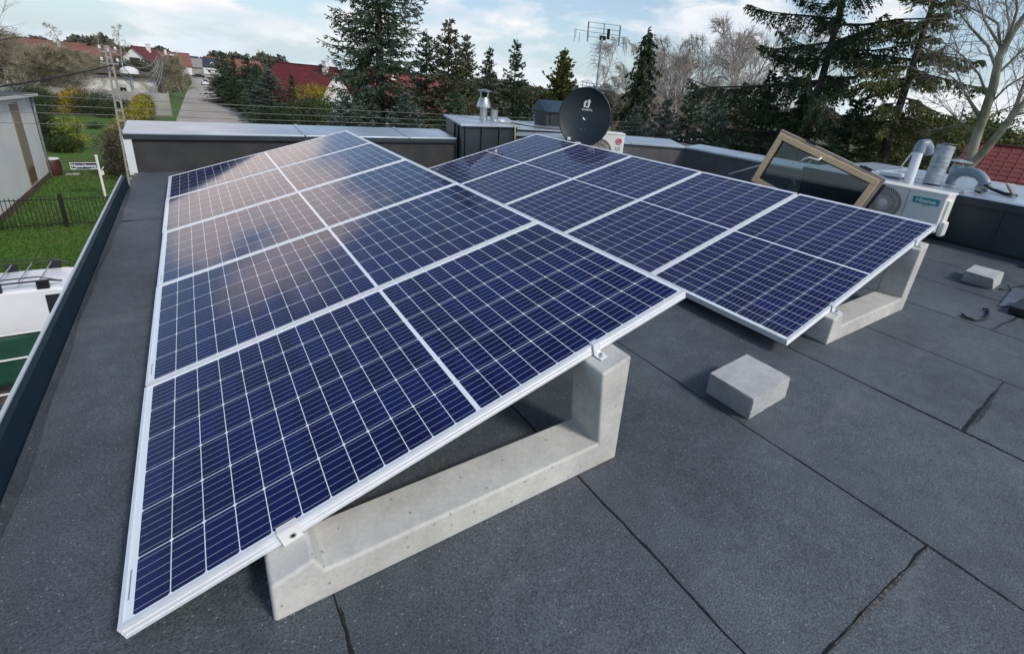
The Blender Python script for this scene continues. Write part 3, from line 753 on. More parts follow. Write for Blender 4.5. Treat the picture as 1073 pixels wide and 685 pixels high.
# ================================================================== air conditioner units
def ac_unit(c, fx, wdt, hgt, dep, label, fan_u, fan_r, n_rad=44, spiral=True, reach=.03):
    """c: bottom centre of the front face; fx: reading direction along the front; faces -(fx x z)"""
    fx = Vector(fx).normalized(); up = Vector((0, 0, 1)); fy = up.cross(fx).normalized()     # fy points into the unit (away from the viewer)
    c = Vector(c)
    t = thing('air_conditioner', label, 'air conditioner', c + fy * dep / 2, 'air conditioner units on the roof')
    P = lambda u, z, w: c + fx * u + up * z + fy * w
    mb = MB(); mb.obox(P(0, .05 + hgt / 2, dep / 2), fx * wdt / 2, fy * dep / 2, up * hgt / 2)
    cas = mb.build('casing', M['ac_white'], t, bevel=.016, bseg=3)
    mb = MB(); mb.obox(P(0, .05 + hgt - .006, dep / 2), fx * (wdt / 2 + .006), fy * (dep / 2 + .006), up * .012); mb.build('lid', M['ac_white'], t, bevel=.005)
    fc = P(fan_u, .05 + hgt * .5, 0)
    fr = (fx, up, -fy)
    mb = MB().lathe([(fan_r, -.0), (fan_r, .002), (.001, .002)], fc, 40, fr); mb.build('fan_recess', M['ac_dark'], t)
    mb = MB()
    for k in range(3):
        a0 = k * 2.094
        pts = []
        for (r, a, w) in ((.03, -.2, .004), (fan_r * .9, -.1, .003), (fan_r * .92, .75, .006), (.035, .9, .0075)):
            pts.append(fc + fx * r * math.cos(a0 + a) + up * r * math.sin(a0 + a) - fy * w)
        mb.add(pts, [(0, 1, 2, 3)])
    mb.build('fan_blade', M['grey_mark'], t, fix=False)
    mb = MB()
    for rad in ([fan_r * f for f in (.42, .72, 1.0)]):
        mb.tube([fc - fy * .012 + fx * rad * math.cos(q) + up * rad * math.sin(q) for q in [i * math.pi * 2 / 36 for i in range(37)]], .0035, 4, False)
    for k in range(n_rad):
        a = k * 2 * math.pi / n_rad; pts = []
        for j in range(6):
            r = fan_r * (.22 + .78 * j / 5); aa = a + (.75 * (j / 5) if spiral else 0)
            pts.append(fc - fy * .013 + fx * r * math.cos(aa) + up * r * math.sin(aa))
        mb.tube(pts, .0030, 4, False)
    mb.build('fan_grille', M['ac_grille'], t)
    mb = MB().lathe([(fan_r * .24, .008), (fan_r * .24, .016), (fan_r * .1, .021), (.001, .021)], fc, 20, fr); mb.build('fan_hub', M['ac_white'], t, smooth=True)
    for u in (-wdt * .32, wdt * .32): mb = MB(); mb.obox(P(u, .025, dep / 2 + (reach - .03) / 2), fx * .03, fy * (dep / 2 + .03 / 2 + reach / 2), up * .025); mb.build('foot', M['black'], t)
    return t, P, fx, up, fy
# big unit against the clad wall
t, P, fx, up, fy = ac_unit((6.13, .86, 0.10), (0, -1, 0), .72, .39, .27, 'white air conditioner with teal badge standing against the dark clad wall', -.155, .172, reach=.205)
mb = MB(); mb.obox(P(.045, .245, -.002), fx * .0022, fy * .003, up * .185); mb.build('panel_joint', M['grey_mark'], t)
mb = MB(); mb.obox(P(.205, .345, -.003), fx * .112, fy * .0035, up * .031); bd = mb.build('badge', M['teal'], t)
text('badge_text', 'Hisense', M['white_mark'], bd, P(.205, .344, -.0085), fx, up, .054, bold=.0012)
text('small_text', 'INVERTER', M['teal'], t, P(.215, .302, -.004), fx, up, .015)
mb = MB(); mb.obox(P(.368, .26, .10), fx * .012, fy * .055, up * .12); mb.build('service_cover', M['ac_white'], t, bevel=.006)
mb = MB(); mb.obox(P(.388, .10, .09), fx * .026, fy * .06, up * .075); mb.build('valve_cover', M['ac_white'], t, bevel=.02, bseg=3)
# smaller unit by the dish
lg_c = at_d(654, 150, 7.22)
fxl = Vector((.86, -.50, 0)).normalized()
t, P, fx, up, fy = ac_unit((lg_c.x - fxl.x * .37, lg_c.y - fxl.y * .37, .03), fxl, .74, .56, .22, 'white air conditioner with round red emblem half hidden by the dish', -.0, .20, 20, False)
lgp = P
uR, zR = .285, .50
cc = P(uR, zR, 0)
mb = MB().lathe([(.046, 0), (.046, .0035), (.001, .0035)], cc, 28, (fx, up, -fy)); em = mb.build('emblem', M['red_mark'], t)
mb = MB()
arc = [cc - fy * .005 + fx * .032 * math.cos(q) + up * .032 * math.sin(q) for q in [1.1 + i * 5.0 / 18 for i in range(19)]]
mb.tube(arc + [arc[-1] - fx * .02], .0028, 4); mb.tube([cc - fy * .005 + up * .016 - fx * .002, cc - fy * .005 - up * .014 - fx * .002, cc - fy * .005 - up * .014 + fx * .010], .0026, 4)
mb.lathe([(.005, 0), (.005, .002)], cc - fy * .0035 - fx * .015 + up * .012, 8, (fx, up, -fy))
mb.build('emblem_lines', M['white_mark'], em)
text('emblem_text', 'LG', M['grey_mark'], t, P(uR, zR - .10, -.003), fx, up, .062, bold=.001)

# ================================================================== satellite dish and antenna mast
dc = at_d(612.5, 123, 6.78); nrm = (CAM_LOC + Vector((-.9, -.3, .9)) - dc).normalized()       # looks up and to the viewer's side
sx_ = Vector((0, 0, 1)).cross(nrm).normalized(); sy_ = nrm.cross(sx_).normalized()
RX, RY = .348, .385
t = thing('satellite_dish', 'round dark grey satellite dish with white emblem behind the right row', 'satellite dish', (dc.x + .10, dc.y + .17, 0))
def dish_pt(r, a, w=0.0): return dc + sx_ * (RX * r * math.cos(a)) + sy_ * (RY * r * math.sin(a)) + nrm * (-.085 * (1 - r * r) + w)
mb = MB(); n, k_ = 56, 12
vs = []; 
for side in (0, -.006):
    for i in range(k_ + 1):
        for j in range(n): vs.append(dish_pt(max(i / k_, .001), 2 * math.pi * j / n, side))
fs = []
for b in (0, (k_ + 1) * n):
    for i in range(k_):
        for j in range(n): fs.append((b + i * n + j, b + i * n + (j + 1) % n, b + (i + 1) * n + (j + 1) % n, b + (i + 1) * n + j))
mb.add(vs, fs)
mb.tube([dish_pt(1.0, 2 * math.pi * j / n, -.004) for j in range(n + 1)], .010, 6, False)
refl = mb.build('reflector', M['dish'], t, smooth='all')
# white emblem: an arch, an upright with a crossbar
mb = MB()
ep = lambda x, y: dish_pt(math.hypot(x, y), math.atan2(y, x), .004)
def stroke(pts, w=.011):
    q = []
    for (x0, y0), (x1, y1) in zip(pts, pts[1:]):
        for i in range(4): q.append((x0 + (x1 - x0) * i / 4, y0 + (y1 - y0) * i / 4))
    q.append(pts[-1]); mb.tube([ep(*p) for p in q], w, 6)
stroke([(-.07, .36), (-.07, .50), (-.03, .545), (.03, .545)], .013); stroke([(.09, .62), (.09, .42), (.06, .365), (.00, .365)], .013); stroke([(.07, .545), (.16, .545)], .012)
mb.build('emblem', M['white_mark'], refl)
text('emblem_text', 'inverto', M['white_mark'], refl, ep(.06, .29), sx_, sy_, .052)
mb = MB()
for x, y in ((-.05, -.02), (.10, -.02), (-.09, -.40), (.06, -.41)): mb.lathe([(.0045, 0), (.0045, .002), (.001, .003)], dish_pt(math.hypot(x, y), math.atan2(y, x), .001), 8, (sx_, sy_, nrm))
mb.build('bolt', M['galv'], refl)
arm0 = dish_pt(.98, -1.62, .01); arm1 = dc + nrm * .50 - sy_ * .62
mb = MB().tube([dish_pt(.95, -1.62, -.02), arm0, arm1], .016, 8); mb.build('feed_arm', M['galv'], t)
mb = MB().lathe([(.026, 0), (.036, .05), (.034, .10), (.02, .12)], arm1, 14, (sx_, sy_, nrm)); mb.build('feed_horn', M['white_paint'], t, smooth=True)
mb = MB(); mb.obox(dish_pt(.93, -1.72, .012), sx_ * .04, sy_ * .022, nrm * .01); mb.build('bracket', M['white_paint'], t, bevel=.004); mb = MB(); mb.obox(dish_pt(.93, -2.15, .012), sx_ * .022, sy_ * .02, nrm * .01)
mb.build('bracket', M['white_paint'], t, bevel=.004)
mp0 = Vector((dc.x + .12, dc.y + .22, 0))
mb = MB().tube([mp0, mp0 + Vector((0, 0, .80))], .026, 10); mb.tube([mp0 + Vector((0, 0, .74)), dc - nrm * .09], .03, 8); mb.lathe([(.10, 0), (.10, .012), (.028, .02)], mp0, 12)
mb.build('mount', M['galv'], t)

m0 = at_d(622, 120, 7.9); m0.z = .50
mtop = at_d(631, 40, 7.75)
mdir = (mtop - m0).normalized()
t = thing('roof_antenna', 'grey aerial mast with grid reflector and yagi above the dish', 'antenna', m0)
mb = MB().tube([m0, m0 + (mtop - m0) * 1.0], .017, 8); mb.lathe([(.07, -.02), (.07, .0), (.02, .02)], m0, 10); mast = mb.build('mast', M['galv'], t, smooth=True)
G = M['galv']
ax = Vector((.60, -.80, 0)).normalized()
ax = Vector((.64, -.76, -.06)).normalized(); ay = Vector((-.1, -.05, 1)).normalized(); az_ = ax.cross(ay).normalized()
gc = mtop + Vector((.02, 0, .06))
mb = MB()
for sgn in (-1, 1):
    p = gc + ax * sgn * .235; mb.bar(p - ay * .13, p + ay * .13, .018, .018)
mb.bar(gc - ay * .0 + ax * .0 - ay * .02, gc + ay * .13, .012, .012)
for h in (.128, .06, -.0, -.06): mb.bar(gc - ax * .235 + ay * h, gc + ax * .235 + ay * h, .007, .007)
mb.build('grid_reflector', G, t)
mb = MB()
for u, l0, l1 in ((-.42, -.10, .02), (-.36, -.16, -.02), (.30, -.18, -.02)):
    mb.bar(gc + ax * u + ay * l0, gc + ax * u + ay * l1, .006, .006)
mb.bar(gc - ax * .44 - ay * -.01, gc - ax * .235 + ay * .0, .007, .007); mb.bar(gc + ax * .02 - ay * .12, gc + ax * .30 - ay * .14, .007, .007)
mb.bar(gc - ax * .44, gc - ax * .44 - ay * .16, .006, .006)
for i in range(6):
    h = -.16 - .052 * i; mb.bar(gc - ax * (.20 - .006 * i) + ay * h, gc + ax * (.03) + ay * h, .006, .006)
mb.build('dipole', G, t)
mb = MB(); mb.obox(gc + ay * -.06 + ax * -.01, ax * .045, ay * .03, az_ * .03); mb.obox(gc + ay * .0 + ax * .07, ax * .02, ay * .07, az_ * .02); mb.build('amplifier_box', M['black'], t, bevel=.004)
mb = MB(); q = m0.lerp(mtop, .52)
for dz_, l in ((0, .26), (.045, .24), (-.06, .14)): mb.bar(q - ax * l + Vector((0, 0, dz_)), q + ax * l + Vector((0, 0, dz_)), .010, .010)
for i in range(-4, 5): mb.bar(q + ax * i * .055 - ay * .03, q + ax * i * .055 + ay * .06, .006, .006)
mb.build('yagi', G, t)

# ================================================================== pipes on the side ledge
def zz(x, y): return (890 + x / 4.28, 130 + y / 4.28)
a = at_x(949.6, 197, 6.50); b = at_x(962.4, 160, 6.56)
t = thing('vent_pipe', 'white plastic pipe with grey elbow rising behind the air conditioner', 'pipe', a)
a0 = Vector((a.x, a.y, .30))
mb = MB().tube([a0, a, b], .045, 16); mb.build('straight_pipe', M['pvc'], t, smooth=True)
el = [b + (b - a).normalized() * .0, b + (b - a).normalized() * .06, at_x(966, 151.5, 6.58), at_x(970.5, 151, 6.62), at_x(972.5, 155, 6.66), at_x(972.0, 160, 6.70)]
mb = MB().tube(el, [.054, .054, .055, .055, .054, .052], 16); mb.build('elbow', M['grey_pvc'], t, smooth=True)
s0, s1 = at_x(958, 158, 6.62), at_x(944, 175, 6.8)
o = MB().tube([s0, s0.lerp(s1, .5) + Vector((0, 0, .01)), s1, s1 + Vector((0, -.10, -.02))], [.012, .011, .011, .012], 6).build('cable_conduit', M['pvc'], None, smooth='all')
tag(o, 'thin white conduit leaning from the grey elbow to the ledge', 'conduit')
def ledge(px, py, z=.545): return at_z(px, py, z)
b = Vector((6.93, .885, .538)); tp = at_x(991.6, 153, 6.98)
t = thing('galvanised_duct', 'wide galvanised spiral duct standing open on the side ledge', 'duct', b)
mb = MB(); dv = tp - b; mb.tube([b, tp], .085, 22, False); mb.tube([tp, b + dv * .05], .080, 22, False); mb.build('duct_wall', M['galv'], t, smooth='all')
mb = MB()
for i in range(9): 
    c0 = b + dv * (.06 + .115 * i); ez = dv.normalized(); exx = ez.orthogonal().normalized(); eyy = ez.cross(exx)
    mb.tube([c0 + exx * .087 * math.cos(q) + eyy * .087 * math.sin(q) + ez * .008 * q for q in [j * math.pi * 2 / 20 for j in range(21)]], .003, 4, False)
mb.build('spiral_seam', M['galv'], t)
us = [at_x(*zz(455, 258), 7.1), at_x(*zz(470, 232), 7.1), at_x(*zz(500, 216), 7.08), at_x(*zz(540, 214), 7.05), at_x(*zz(580, 228), 7.0), at_x(*zz(604, 255), 6.98), at_x(*zz(610, 272), 6.97)]
us[0].z = .55; us[-1].z = max(.55, us[-1].z)
sm = []
for i in range(len(us) - 1):
    for j in range(6):
        tt = j / 6; p0 = us[max(i - 1, 0)]; p1 = us[i]; p2 = us[i + 1]; p3 = us[min(i + 2, len(us) - 1)]
        sm.append(.5 * ((2 * p1) + (p2 - p0) * tt + (2 * p0 - 5 * p1 + 4 * p2 - p3) * tt * tt + (3 * p1 - p0 - 3 * p2 + p3) * tt ** 3))
sm.append(us[-1])
mb = MB().tube(sm, [.046 + (.005 if i % 2 else 0) for i in range(len(sm))], 14)
o = mb.build('flexible_hose', M['grey_pvc'], None, smooth='all'); tag(o, 'grey ribbed hose arching in a half circle over the ledge', 'hose')
cw = [sm[-1] + Vector((0, 0, .0)), at_z(1040, 198.5, .56), at_z(1052, 203, .552), at_z(1066, 205, .552)]
o = MB().tube(cw, .017, 8).build('black_hose', M['black'], None, smooth='all'); tag(o, 'black hose running on from the grey ribbed hose', 'hose')
c = ledge(1006, 186.0); c = Vector((7.35, c.y * .0 + .82, .54))
t = thing('roof_vent', 'small metal roof vent with flat cap between duct and ribbed hose', 'roof vent', c)
mb = MB().lathe([(.05, 0), (.05, .10), (.07, .14), (.05, .22), (.045, .22)], c, 16); mb.build('body', M['galv'], t, smooth=True)
mb = MB().lathe([(.12, .25), (.12, .258), (.01, .28)], c, 18); mb.tube([c + Vector((0, .04, .2)), c + Vector((0, .04, .26))], .006, 5); mb.tube([c + Vector((0, -.04, .2)), c + Vector((0, -.04, .26))], .006, 5); mb.build('cap', M['galv'], t)
for i, (px, py, w, l, h, lab) in enumerate(((936, 183, .10, .22, .05, 'white plastic box lying nearest the sash on the side ledge'), (951, 180, .07, .14, .09, 'white plastic pipe fitting lying behind the white pipe'))):
    c = at_x(px, py, 7.0 + .1 * i); c.z = .542
    o = MB().box(c.x - w, c.x + w, c.y - l / 2, c.y + l / 2, c.z, c.z + h).build('plastic_box', M['pvc'], None, bevel=.015, bseg=3); tag(o, lab, 'box', 'white boxes on the ledge')
c = at_z(1019, 190, .55); c = Vector((7.15, .50, .545))
o = MB().prism([c + Vector((0, -.06, 0)), c + Vector((0, .06, 0)), c + Vector((0, .045, .07)), c + Vector((0, 0, .10)), c + Vector((0, -.05, .06))], (.09, .02, 0)).build('mortar_lump', M['concrete'], None, bevel=.01); tag(o, 'pale lump of mortar lying under the ribbed hose', 'mortar lump')
c = at_z(1061, 201, .56)
o = MB(); o.bar((7.0, .20, .562), (7.75, .42, .60), .03, .03); o = o.build('wooden_lath', M['pine_grey'], None, bevel=.003); tag(o, 'thin weathered wooden lath lying on the ledge by the black hose', 'wooden lath')
o = MB().tube([(6.72, .40, .55), (6.85, .48, .552), (7.0, .42, .553), (7.2, .50, .553)], .009, 6).build('thin_cable', M['black'], None, smooth='all'); tag(o, 'thin black cable curling on the ledge front edge', 'cable')

# odds and ends on the felt by the right edge
pts = [at_z(*q, .012) for q in [(1008, 329), (1013, 333), (1022, 335), (1032, 334), (1036, 329), (1035, 324), (1030, 323)]]
o = MB().tube(pts, .008, 6).build('loose_cable', M['black'], None, smooth='all'); tag(o, 'short black cable curled on the felt by the pale block', 'cable')
pts = [at_z(*q, .01) for q in [(1047, 303), (1056, 303), (1066, 300), (1085, 299)]]
o = MB().tube(pts, .006, 6).build('loose_cable', M['black'], None, smooth='all'); tag(o, 'thin black cable running from the pale block to the picture edge', 'cable')
c = at_z(1072, 322, .05)
o = MB().box(c.x - .10, c.x + .22, c.y - .16, c.y + .05, .012, .06).build('black_case', M['black'], None, bevel=.006); tag(o, 'flat black case lying on a sheet at the right edge', 'case')
p = [at_z(*q, .007) for q in [(1046, 321), (1073, 323), (1073, 300), (1060, 304)]]
p = [p[0], Vector((p[0].x + .55, p[0].y - .25, .007)), Vector((p[0].x + .75, p[0].y + .1, .007)), p[3]]
o = MB().prism(p, (0, 0, .004)).build('plastic_sheet', mat('blue_grey_film', (.11, .13, .16), .35, var=.2), None); tag(o, 'bluish plastic sheet spread beneath the flat black case', 'sheet')
c = at_x(1071, 285, 6.30)
o = MB().box(c.x, c.x + .2, c.y - .25, c.y, .05, c.z + .09).build('white_box', M['pvc'], None, bevel=.01); tag(o, 'white box at the foot of the clad wall, cut by the picture edge', 'box')

# ================================================================== street level: ground, lawns, road
def sheet(name, pts, z, m, nx=None):
    o = MB().add([(x, y, z) for x, y in pts], [tuple(range(len(pts)))]).build(name, m, None, fix=False)
    if o.data.polygons[0].normal.z < 0: o.data.flip_normals()
    return tag(o, kind='structure')
M['earth'] = mat('earth', (.10, .085, .062), .95, var=.35, scale=.8, alt=(.055, .075, .025), altscale=.22, altramp=(.42, .58), bump=.3, bscale=6)
M['lawn'] = mat('lawn', (.062, .145, .016), .9, var=.35, scale=3.5, alt=(.085, .115, .025), altscale=.45, island=0, bump=.6, bscale=25)
M['road'] = mat('gravel_road', (.40, .365, .32), .95, var=.18, scale=.7, alt=(.31, .28, .24), altscale=.35, altramp=(.45, .62), bump=.25, bscale=12)
M['gravel'] = mat('gravel_yard', (.33, .30, .26), .95, var=.25, scale=5)
M['dirt'] = mat('bare_soil', (.085, .062, .042), .95, var=.5, scale=4, bump=.6, bscale=8)
sheet('ground', [(-900, -200), (900, -200), (900, 1400), (-900, 1400)], GZ, M['earth'])
sheet('road', [(-1.6, 24), (5.9, 24), (5.75, 70), (6.6, 130), (7.2, 175), (9.6, 240), (1.6, 240), (1.3, 170), (-.4, 110), (-1.3, 70)], GZ + .02, M['road'])
sheet('road_crossing', [(-60, 226), (80, 236), (80, 252), (-60, 242)], GZ + .03, M['road'])
sheet('verge', [(-3.0, 26), (-1.62, 26), (-1.32, 70), (-.42, 110), (1.28, 170), (-.6, 170), (-2.4, 110), (-3.4, 70)], GZ + .012, M['lawn'])
sheet('verge', [(5.78, 60), (5.78, 70), (6.62, 130), (7.22, 175), (8.6, 175), (8.6, 130), (8.2, 70), (7.6, 60)], GZ + .012, M['lawn'])
sheet('lawn', [(-30, 25.6), (-3.0, 25.6), (-3.4, 70), (-32, 70)], GZ + .012, M['lawn'])
sheet('lawn', [(-30, 20.9), (-2.6, 20.5), (-2.4, 25.5), (-30, 25.5)], GZ + .010, M['lawn'])
sheet('driveway', [(-30, 15.5), (3, 15.5), (3, 20.5), (-30, 20.9)], GZ + .008, M['gravel'])
sheet('bare_soil', [(-30, 2), (-.3, 2), (-.3, 15.4), (-30, 15.4)], GZ + .008, M['dirt'])
# ragged tufts along the lawn borders
def blades(P, D, L, Wd, rs):
    n = len(P); q = rs.normal(size=(n, 3)); s = np.cross(D, q); s /= np.linalg.norm(s, axis=1, keepdims=True) + 1e-9
    L = np.asarray(L).reshape(-1, 1) * np.ones((n, 1)); Wd = np.asarray(Wd).reshape(-1, 1) * np.ones((n, 1))
    m_ = P + D * L * .45
    V = np.stack([P, m_ + s * Wd, P + D * L, m_ - s * Wd], 1).reshape(-1, 3)
    F = np.arange(4 * n).reshape(-1, 4)
    return V, F
def unit(a): return a / (np.linalg.norm(a, axis=-1, keepdims=True) + 1e-9)
rs = np.random.default_rng(5)
n = 26000
x = rs.uniform(-9, -2.6, n); y = 20.6 + 18 * rs.random(n) ** 1.6
P = np.stack([x, y, np.full(n, GZ + .01)], 1); D = unit(np.stack([rs.normal(0, .45, n), rs.normal(0, .45, n), np.ones(n)], 1))
V, F = blades(P, D, rs.uniform(.05, .13, n), .016, rs)
M['grass'] = mat('grass_blades', (.070, .155, .018), .8, island=.5, transl=.25)
g = arrays_mesh('grass', V, F, M['grass']); tag(g, kind='stuff')

# ================================================================== plants
M['bark'] = mat('bark', (.055, .044, .036), .9, var=.4, scale=6, bump=.5, bscale=18)
M['mossy_bark'] = mat('mossy_birch_bark', (.27, .26, .19), .85, var=.3, scale=2.5, alt=(.13, .14, .07), altscale=2.2, altramp=(.45, .62), stretch=(1, 1, .8), bump=.4, bscale=10)
M['birch_bark'] = mat('birch_bark', (.36, .35, .31), .8, var=.3, scale=2.5, alt=(.06, .055, .05), altscale=4.5, altramp=(.56, .66), stretch=(1, 1, 2.2))
M['twig'] = mat('twig', (.26, .225, .20), .9, var=.25, scale=1)
M['twig_pale'] = mat('pale_twig', (.36, .32, .28), .9, var=.25, scale=1)
M['twig_green'] = mat('budding_twig', (.27, .245, .165), .9, var=.3, scale=1)
def needle(name, c, isl=.5, tr=.28, alt=None): return mat(name, c, .7, island=isl, alt=alt, altscale=.9, altramp=(.4, .65), spec=.25, transl=tr)
M['spruce'] = needle('spruce_needles', (0.077, 0.128, 0.075), alt=(0.104, 0.145, 0.083))
M['spruce_blue'] = needle('blue_spruce_needles', (0.149, 0.196, 0.167), alt=(0.101, 0.152, 0.110))
M['spruce_dark'] = needle('dark_spruce_needles', (0.051, 0.083, 0.042), alt=(0.075, 0.101, 0.045))
M['spruce_olive'] = needle('olive_spruce_needles', (0.156, 0.161, 0.051), alt=(0.083, 0.111, 0.037))
M['spruce_brown'] = needle('brownish_spruce_needles', (0.119, 0.116, 0.063), alt=(0.093, 0.122, 0.063))
M['thuja'] = needle('thuja_leaves', (0.119, 0.145, 0.038), alt=(0.149, 0.156, 0.045))
M['forsythia'] = mat('forsythia_flowers', (.52, .36, .012), .7, island=.4, alt=(.28, .25, .02), altscale=1.4, altramp=(.5, .7), transl=.3)
M['yellow_hedge'] = mat('yellow_hedge_leaves', (.40, .33, .02), .7, island=.5, alt=(.10, .11, .018), altscale=.9, altramp=(.42, .62), transl=.25)
M['lime'] = mat('lime_leaves', (.34, .38, .06), .7, island=.45, alt=(.10, .14, .022), altscale=1.6, transl=.25)
M['green_leaf'] = mat('green_leaves', (.050, .085, .018), .7, island=.5, alt=(.035, .055, .014), altscale=1.2, transl=.2)
M['dull_leaf'] = mat('dull_leaves', (.095, .095, .045), .8, island=.5, alt=(.10, .08, .055), altscale=.8, transl=.15)
M['far_leaf'] = mat('far_foliage', (.070, .078, .050), .9, island=.4, alt=(.10, .085, .065), altscale=.05)

def spruce_mesh(seed, h, rmax, clear=.04, first=-18, top=38, droop=.16, tipup=.10, hang=.25, gap=.34, nb=7, twig_step=.13, needle_l=.13, needle_w=.030, prof=.85, fullness=1.0, irregular=.18, twl=1.0):
    """a conifer: whorls of drooping limbs, side twigs, needle tufts.  Returns (limb builder, needle verts, faces)"""
    rs = np.random.default_rng(seed); wood = MB()
    wood.tube([(0, 0, -.1), (.02 * h / 10, 0, h * .35), (0, .015 * h / 10, h * .7), (0, 0, h * .985)], [h * .016, h * .011, h * .006, .012], 8)
    PP, DD, LL = [], [], []
    z = h * clear
    while z < h * .985:
        t = z / h
        r0 = rmax * ((1 - t) ** prof) * (1 if t > clear + .12 else .8 + .2 * (t - clear) / .12)
        n_ = max(3, int(round(nb * (1 - .35 * t))))
        a_off = rs.uniform(0, 6.28)
        for b in range(n_):
            az = a_off + b * 2 * np.pi / n_ + rs.normal(0, .18); l = max(.12, r0 * (1 + rs.normal(0, irregular)))
            zb = z + rs.normal(0, gap * .22)
            el = np.radians(first + (top - first) * t ** 1.2 + rs.normal(0, 5))
            T = np.linspace(0, 1, 9); rr_ = T * l
            zz_ = np.tan(el) * rr_ * .8 - droop * l * T ** 1.6 + tipup * l * T ** 4
            pts = np.stack([np.cos(az) * rr_, np.sin(az) * rr_, zb + zz_], 1)
            pts[1:] += rs.normal(0, .012 * l, (8, 3)); pts[:, 2] = np.minimum(pts[:, 2], h)
            if l > .5: wood.tube([tuple(p) for p in pts[::2]], [max(.006, .018 * l ** .8) * (1 - .8 * f) for f in (0, .25, .5, .75, 1)], 4, False)
            # twigs
            nt = max(4, int(l / twig_step * fullness))
            tt = np.sort(rs.uniform(.10 if l > .8 else 0, 1, nt)); k = np.minimum((tt * 8).astype(int), 7); fr = (tt * 8 - k)[:, None]
            tp = pts[k] * (1 - fr) + pts[k + 1] * fr; td = unit(pts[k + 1] - pts[k])
            side = np.where(rs.random(nt) < .5, 1., -1.); sv = np.stack([-np.sin(az) * side, np.cos(az) * side, np.zeros(nt)], 1)
            tl = twl * np.minimum(l * .42, .20 + .55 * l * .4) * (1.05 - tt * .75) * rs.uniform(.6, 1.15, nt)
            dirs = unit(td * rs.uniform(.5, 1.0, nt)[:, None] + sv * rs.uniform(.5, 1.0, nt)[:, None] + np.array([0, 0, -1.]) * (hang * rs.uniform(.4, 1.5, nt))[:, None])
            # along each twig
            step = needle_l * .62
            m_ = np.maximum(2, (tl / step).astype(int)); idx = np.repeat(np.arange(nt), m_)
            j = np.concatenate([np.arange(q) for q in m_]) / np.repeat(m_, m_)
            sag = np.array([0, 0, -1.]) * (hang * .5 * (j ** 2) * tl[idx])[:, None]
            bp = tp[idx] + dirs[idx] * (j * tl[idx])[:, None] + sag
            for sgn in (-1, 1):
                w = unit(np.cross(dirs[idx], rs.normal(size=(len(idx), 3))))
                PP.append(bp); DD.append(unit(dirs[idx] + w * rs.uniform(.25, .85, len(idx))[:, None] + np.array([0, 0, -.12 * hang]))); LL.append(needle_l * rs.uniform(.7, 1.35, len(idx)))
            # along the limb itself
            q = max(3, int(l / (needle_l * .7))); tq = rs.uniform(.2, 1, q); kq = np.minimum((tq * 8).astype(int), 7); fq = (tq * 8 - kq)[:, None]
            PP.append(pts[kq] * (1 - fq) + pts[kq + 1] * fq); DD.append(unit(unit(pts[kq + 1] - pts[kq]) + rs.normal(0, .45, (q, 3)))); LL.append(needle_l * rs.uniform(.8, 1.4, q))
        z += gap * (1 - .45 * t) * rs.uniform(.8, 1.2)
    q = int(h * 6); zq = rs.uniform(h * .8, h, q)
    PP.append(np.stack([np.zeros(q), np.zeros(q), zq], 1)); DD.append(unit(np.stack([rs.normal(0, 1, q), rs.normal(0, 1, q), np.full(q, .9)], 1))); LL.append(np.full(q, needle_l))
    P = np.concatenate(PP); D = np.concatenate(DD); L = np.concatenate(LL)
    V, F = blades(P, D, L, needle_w * (.7 + .6 * rs.random(len(P))), rs)
    return wood, V, F
def plant(name, label, cat, loc, wood, V, F, wm, fm, group=None, rot=0, crown='crown', trunk='trunk'):
    t = thing(name, label, cat, (0, 0, 0), group)
    wood.build(trunk, wm, t, fix=False, smooth='all')
    if V is not None: arrays_mesh(crown, V, F, fm, t)
    t.location = loc; t.rotation_euler = (0, 0, rot)
    return t

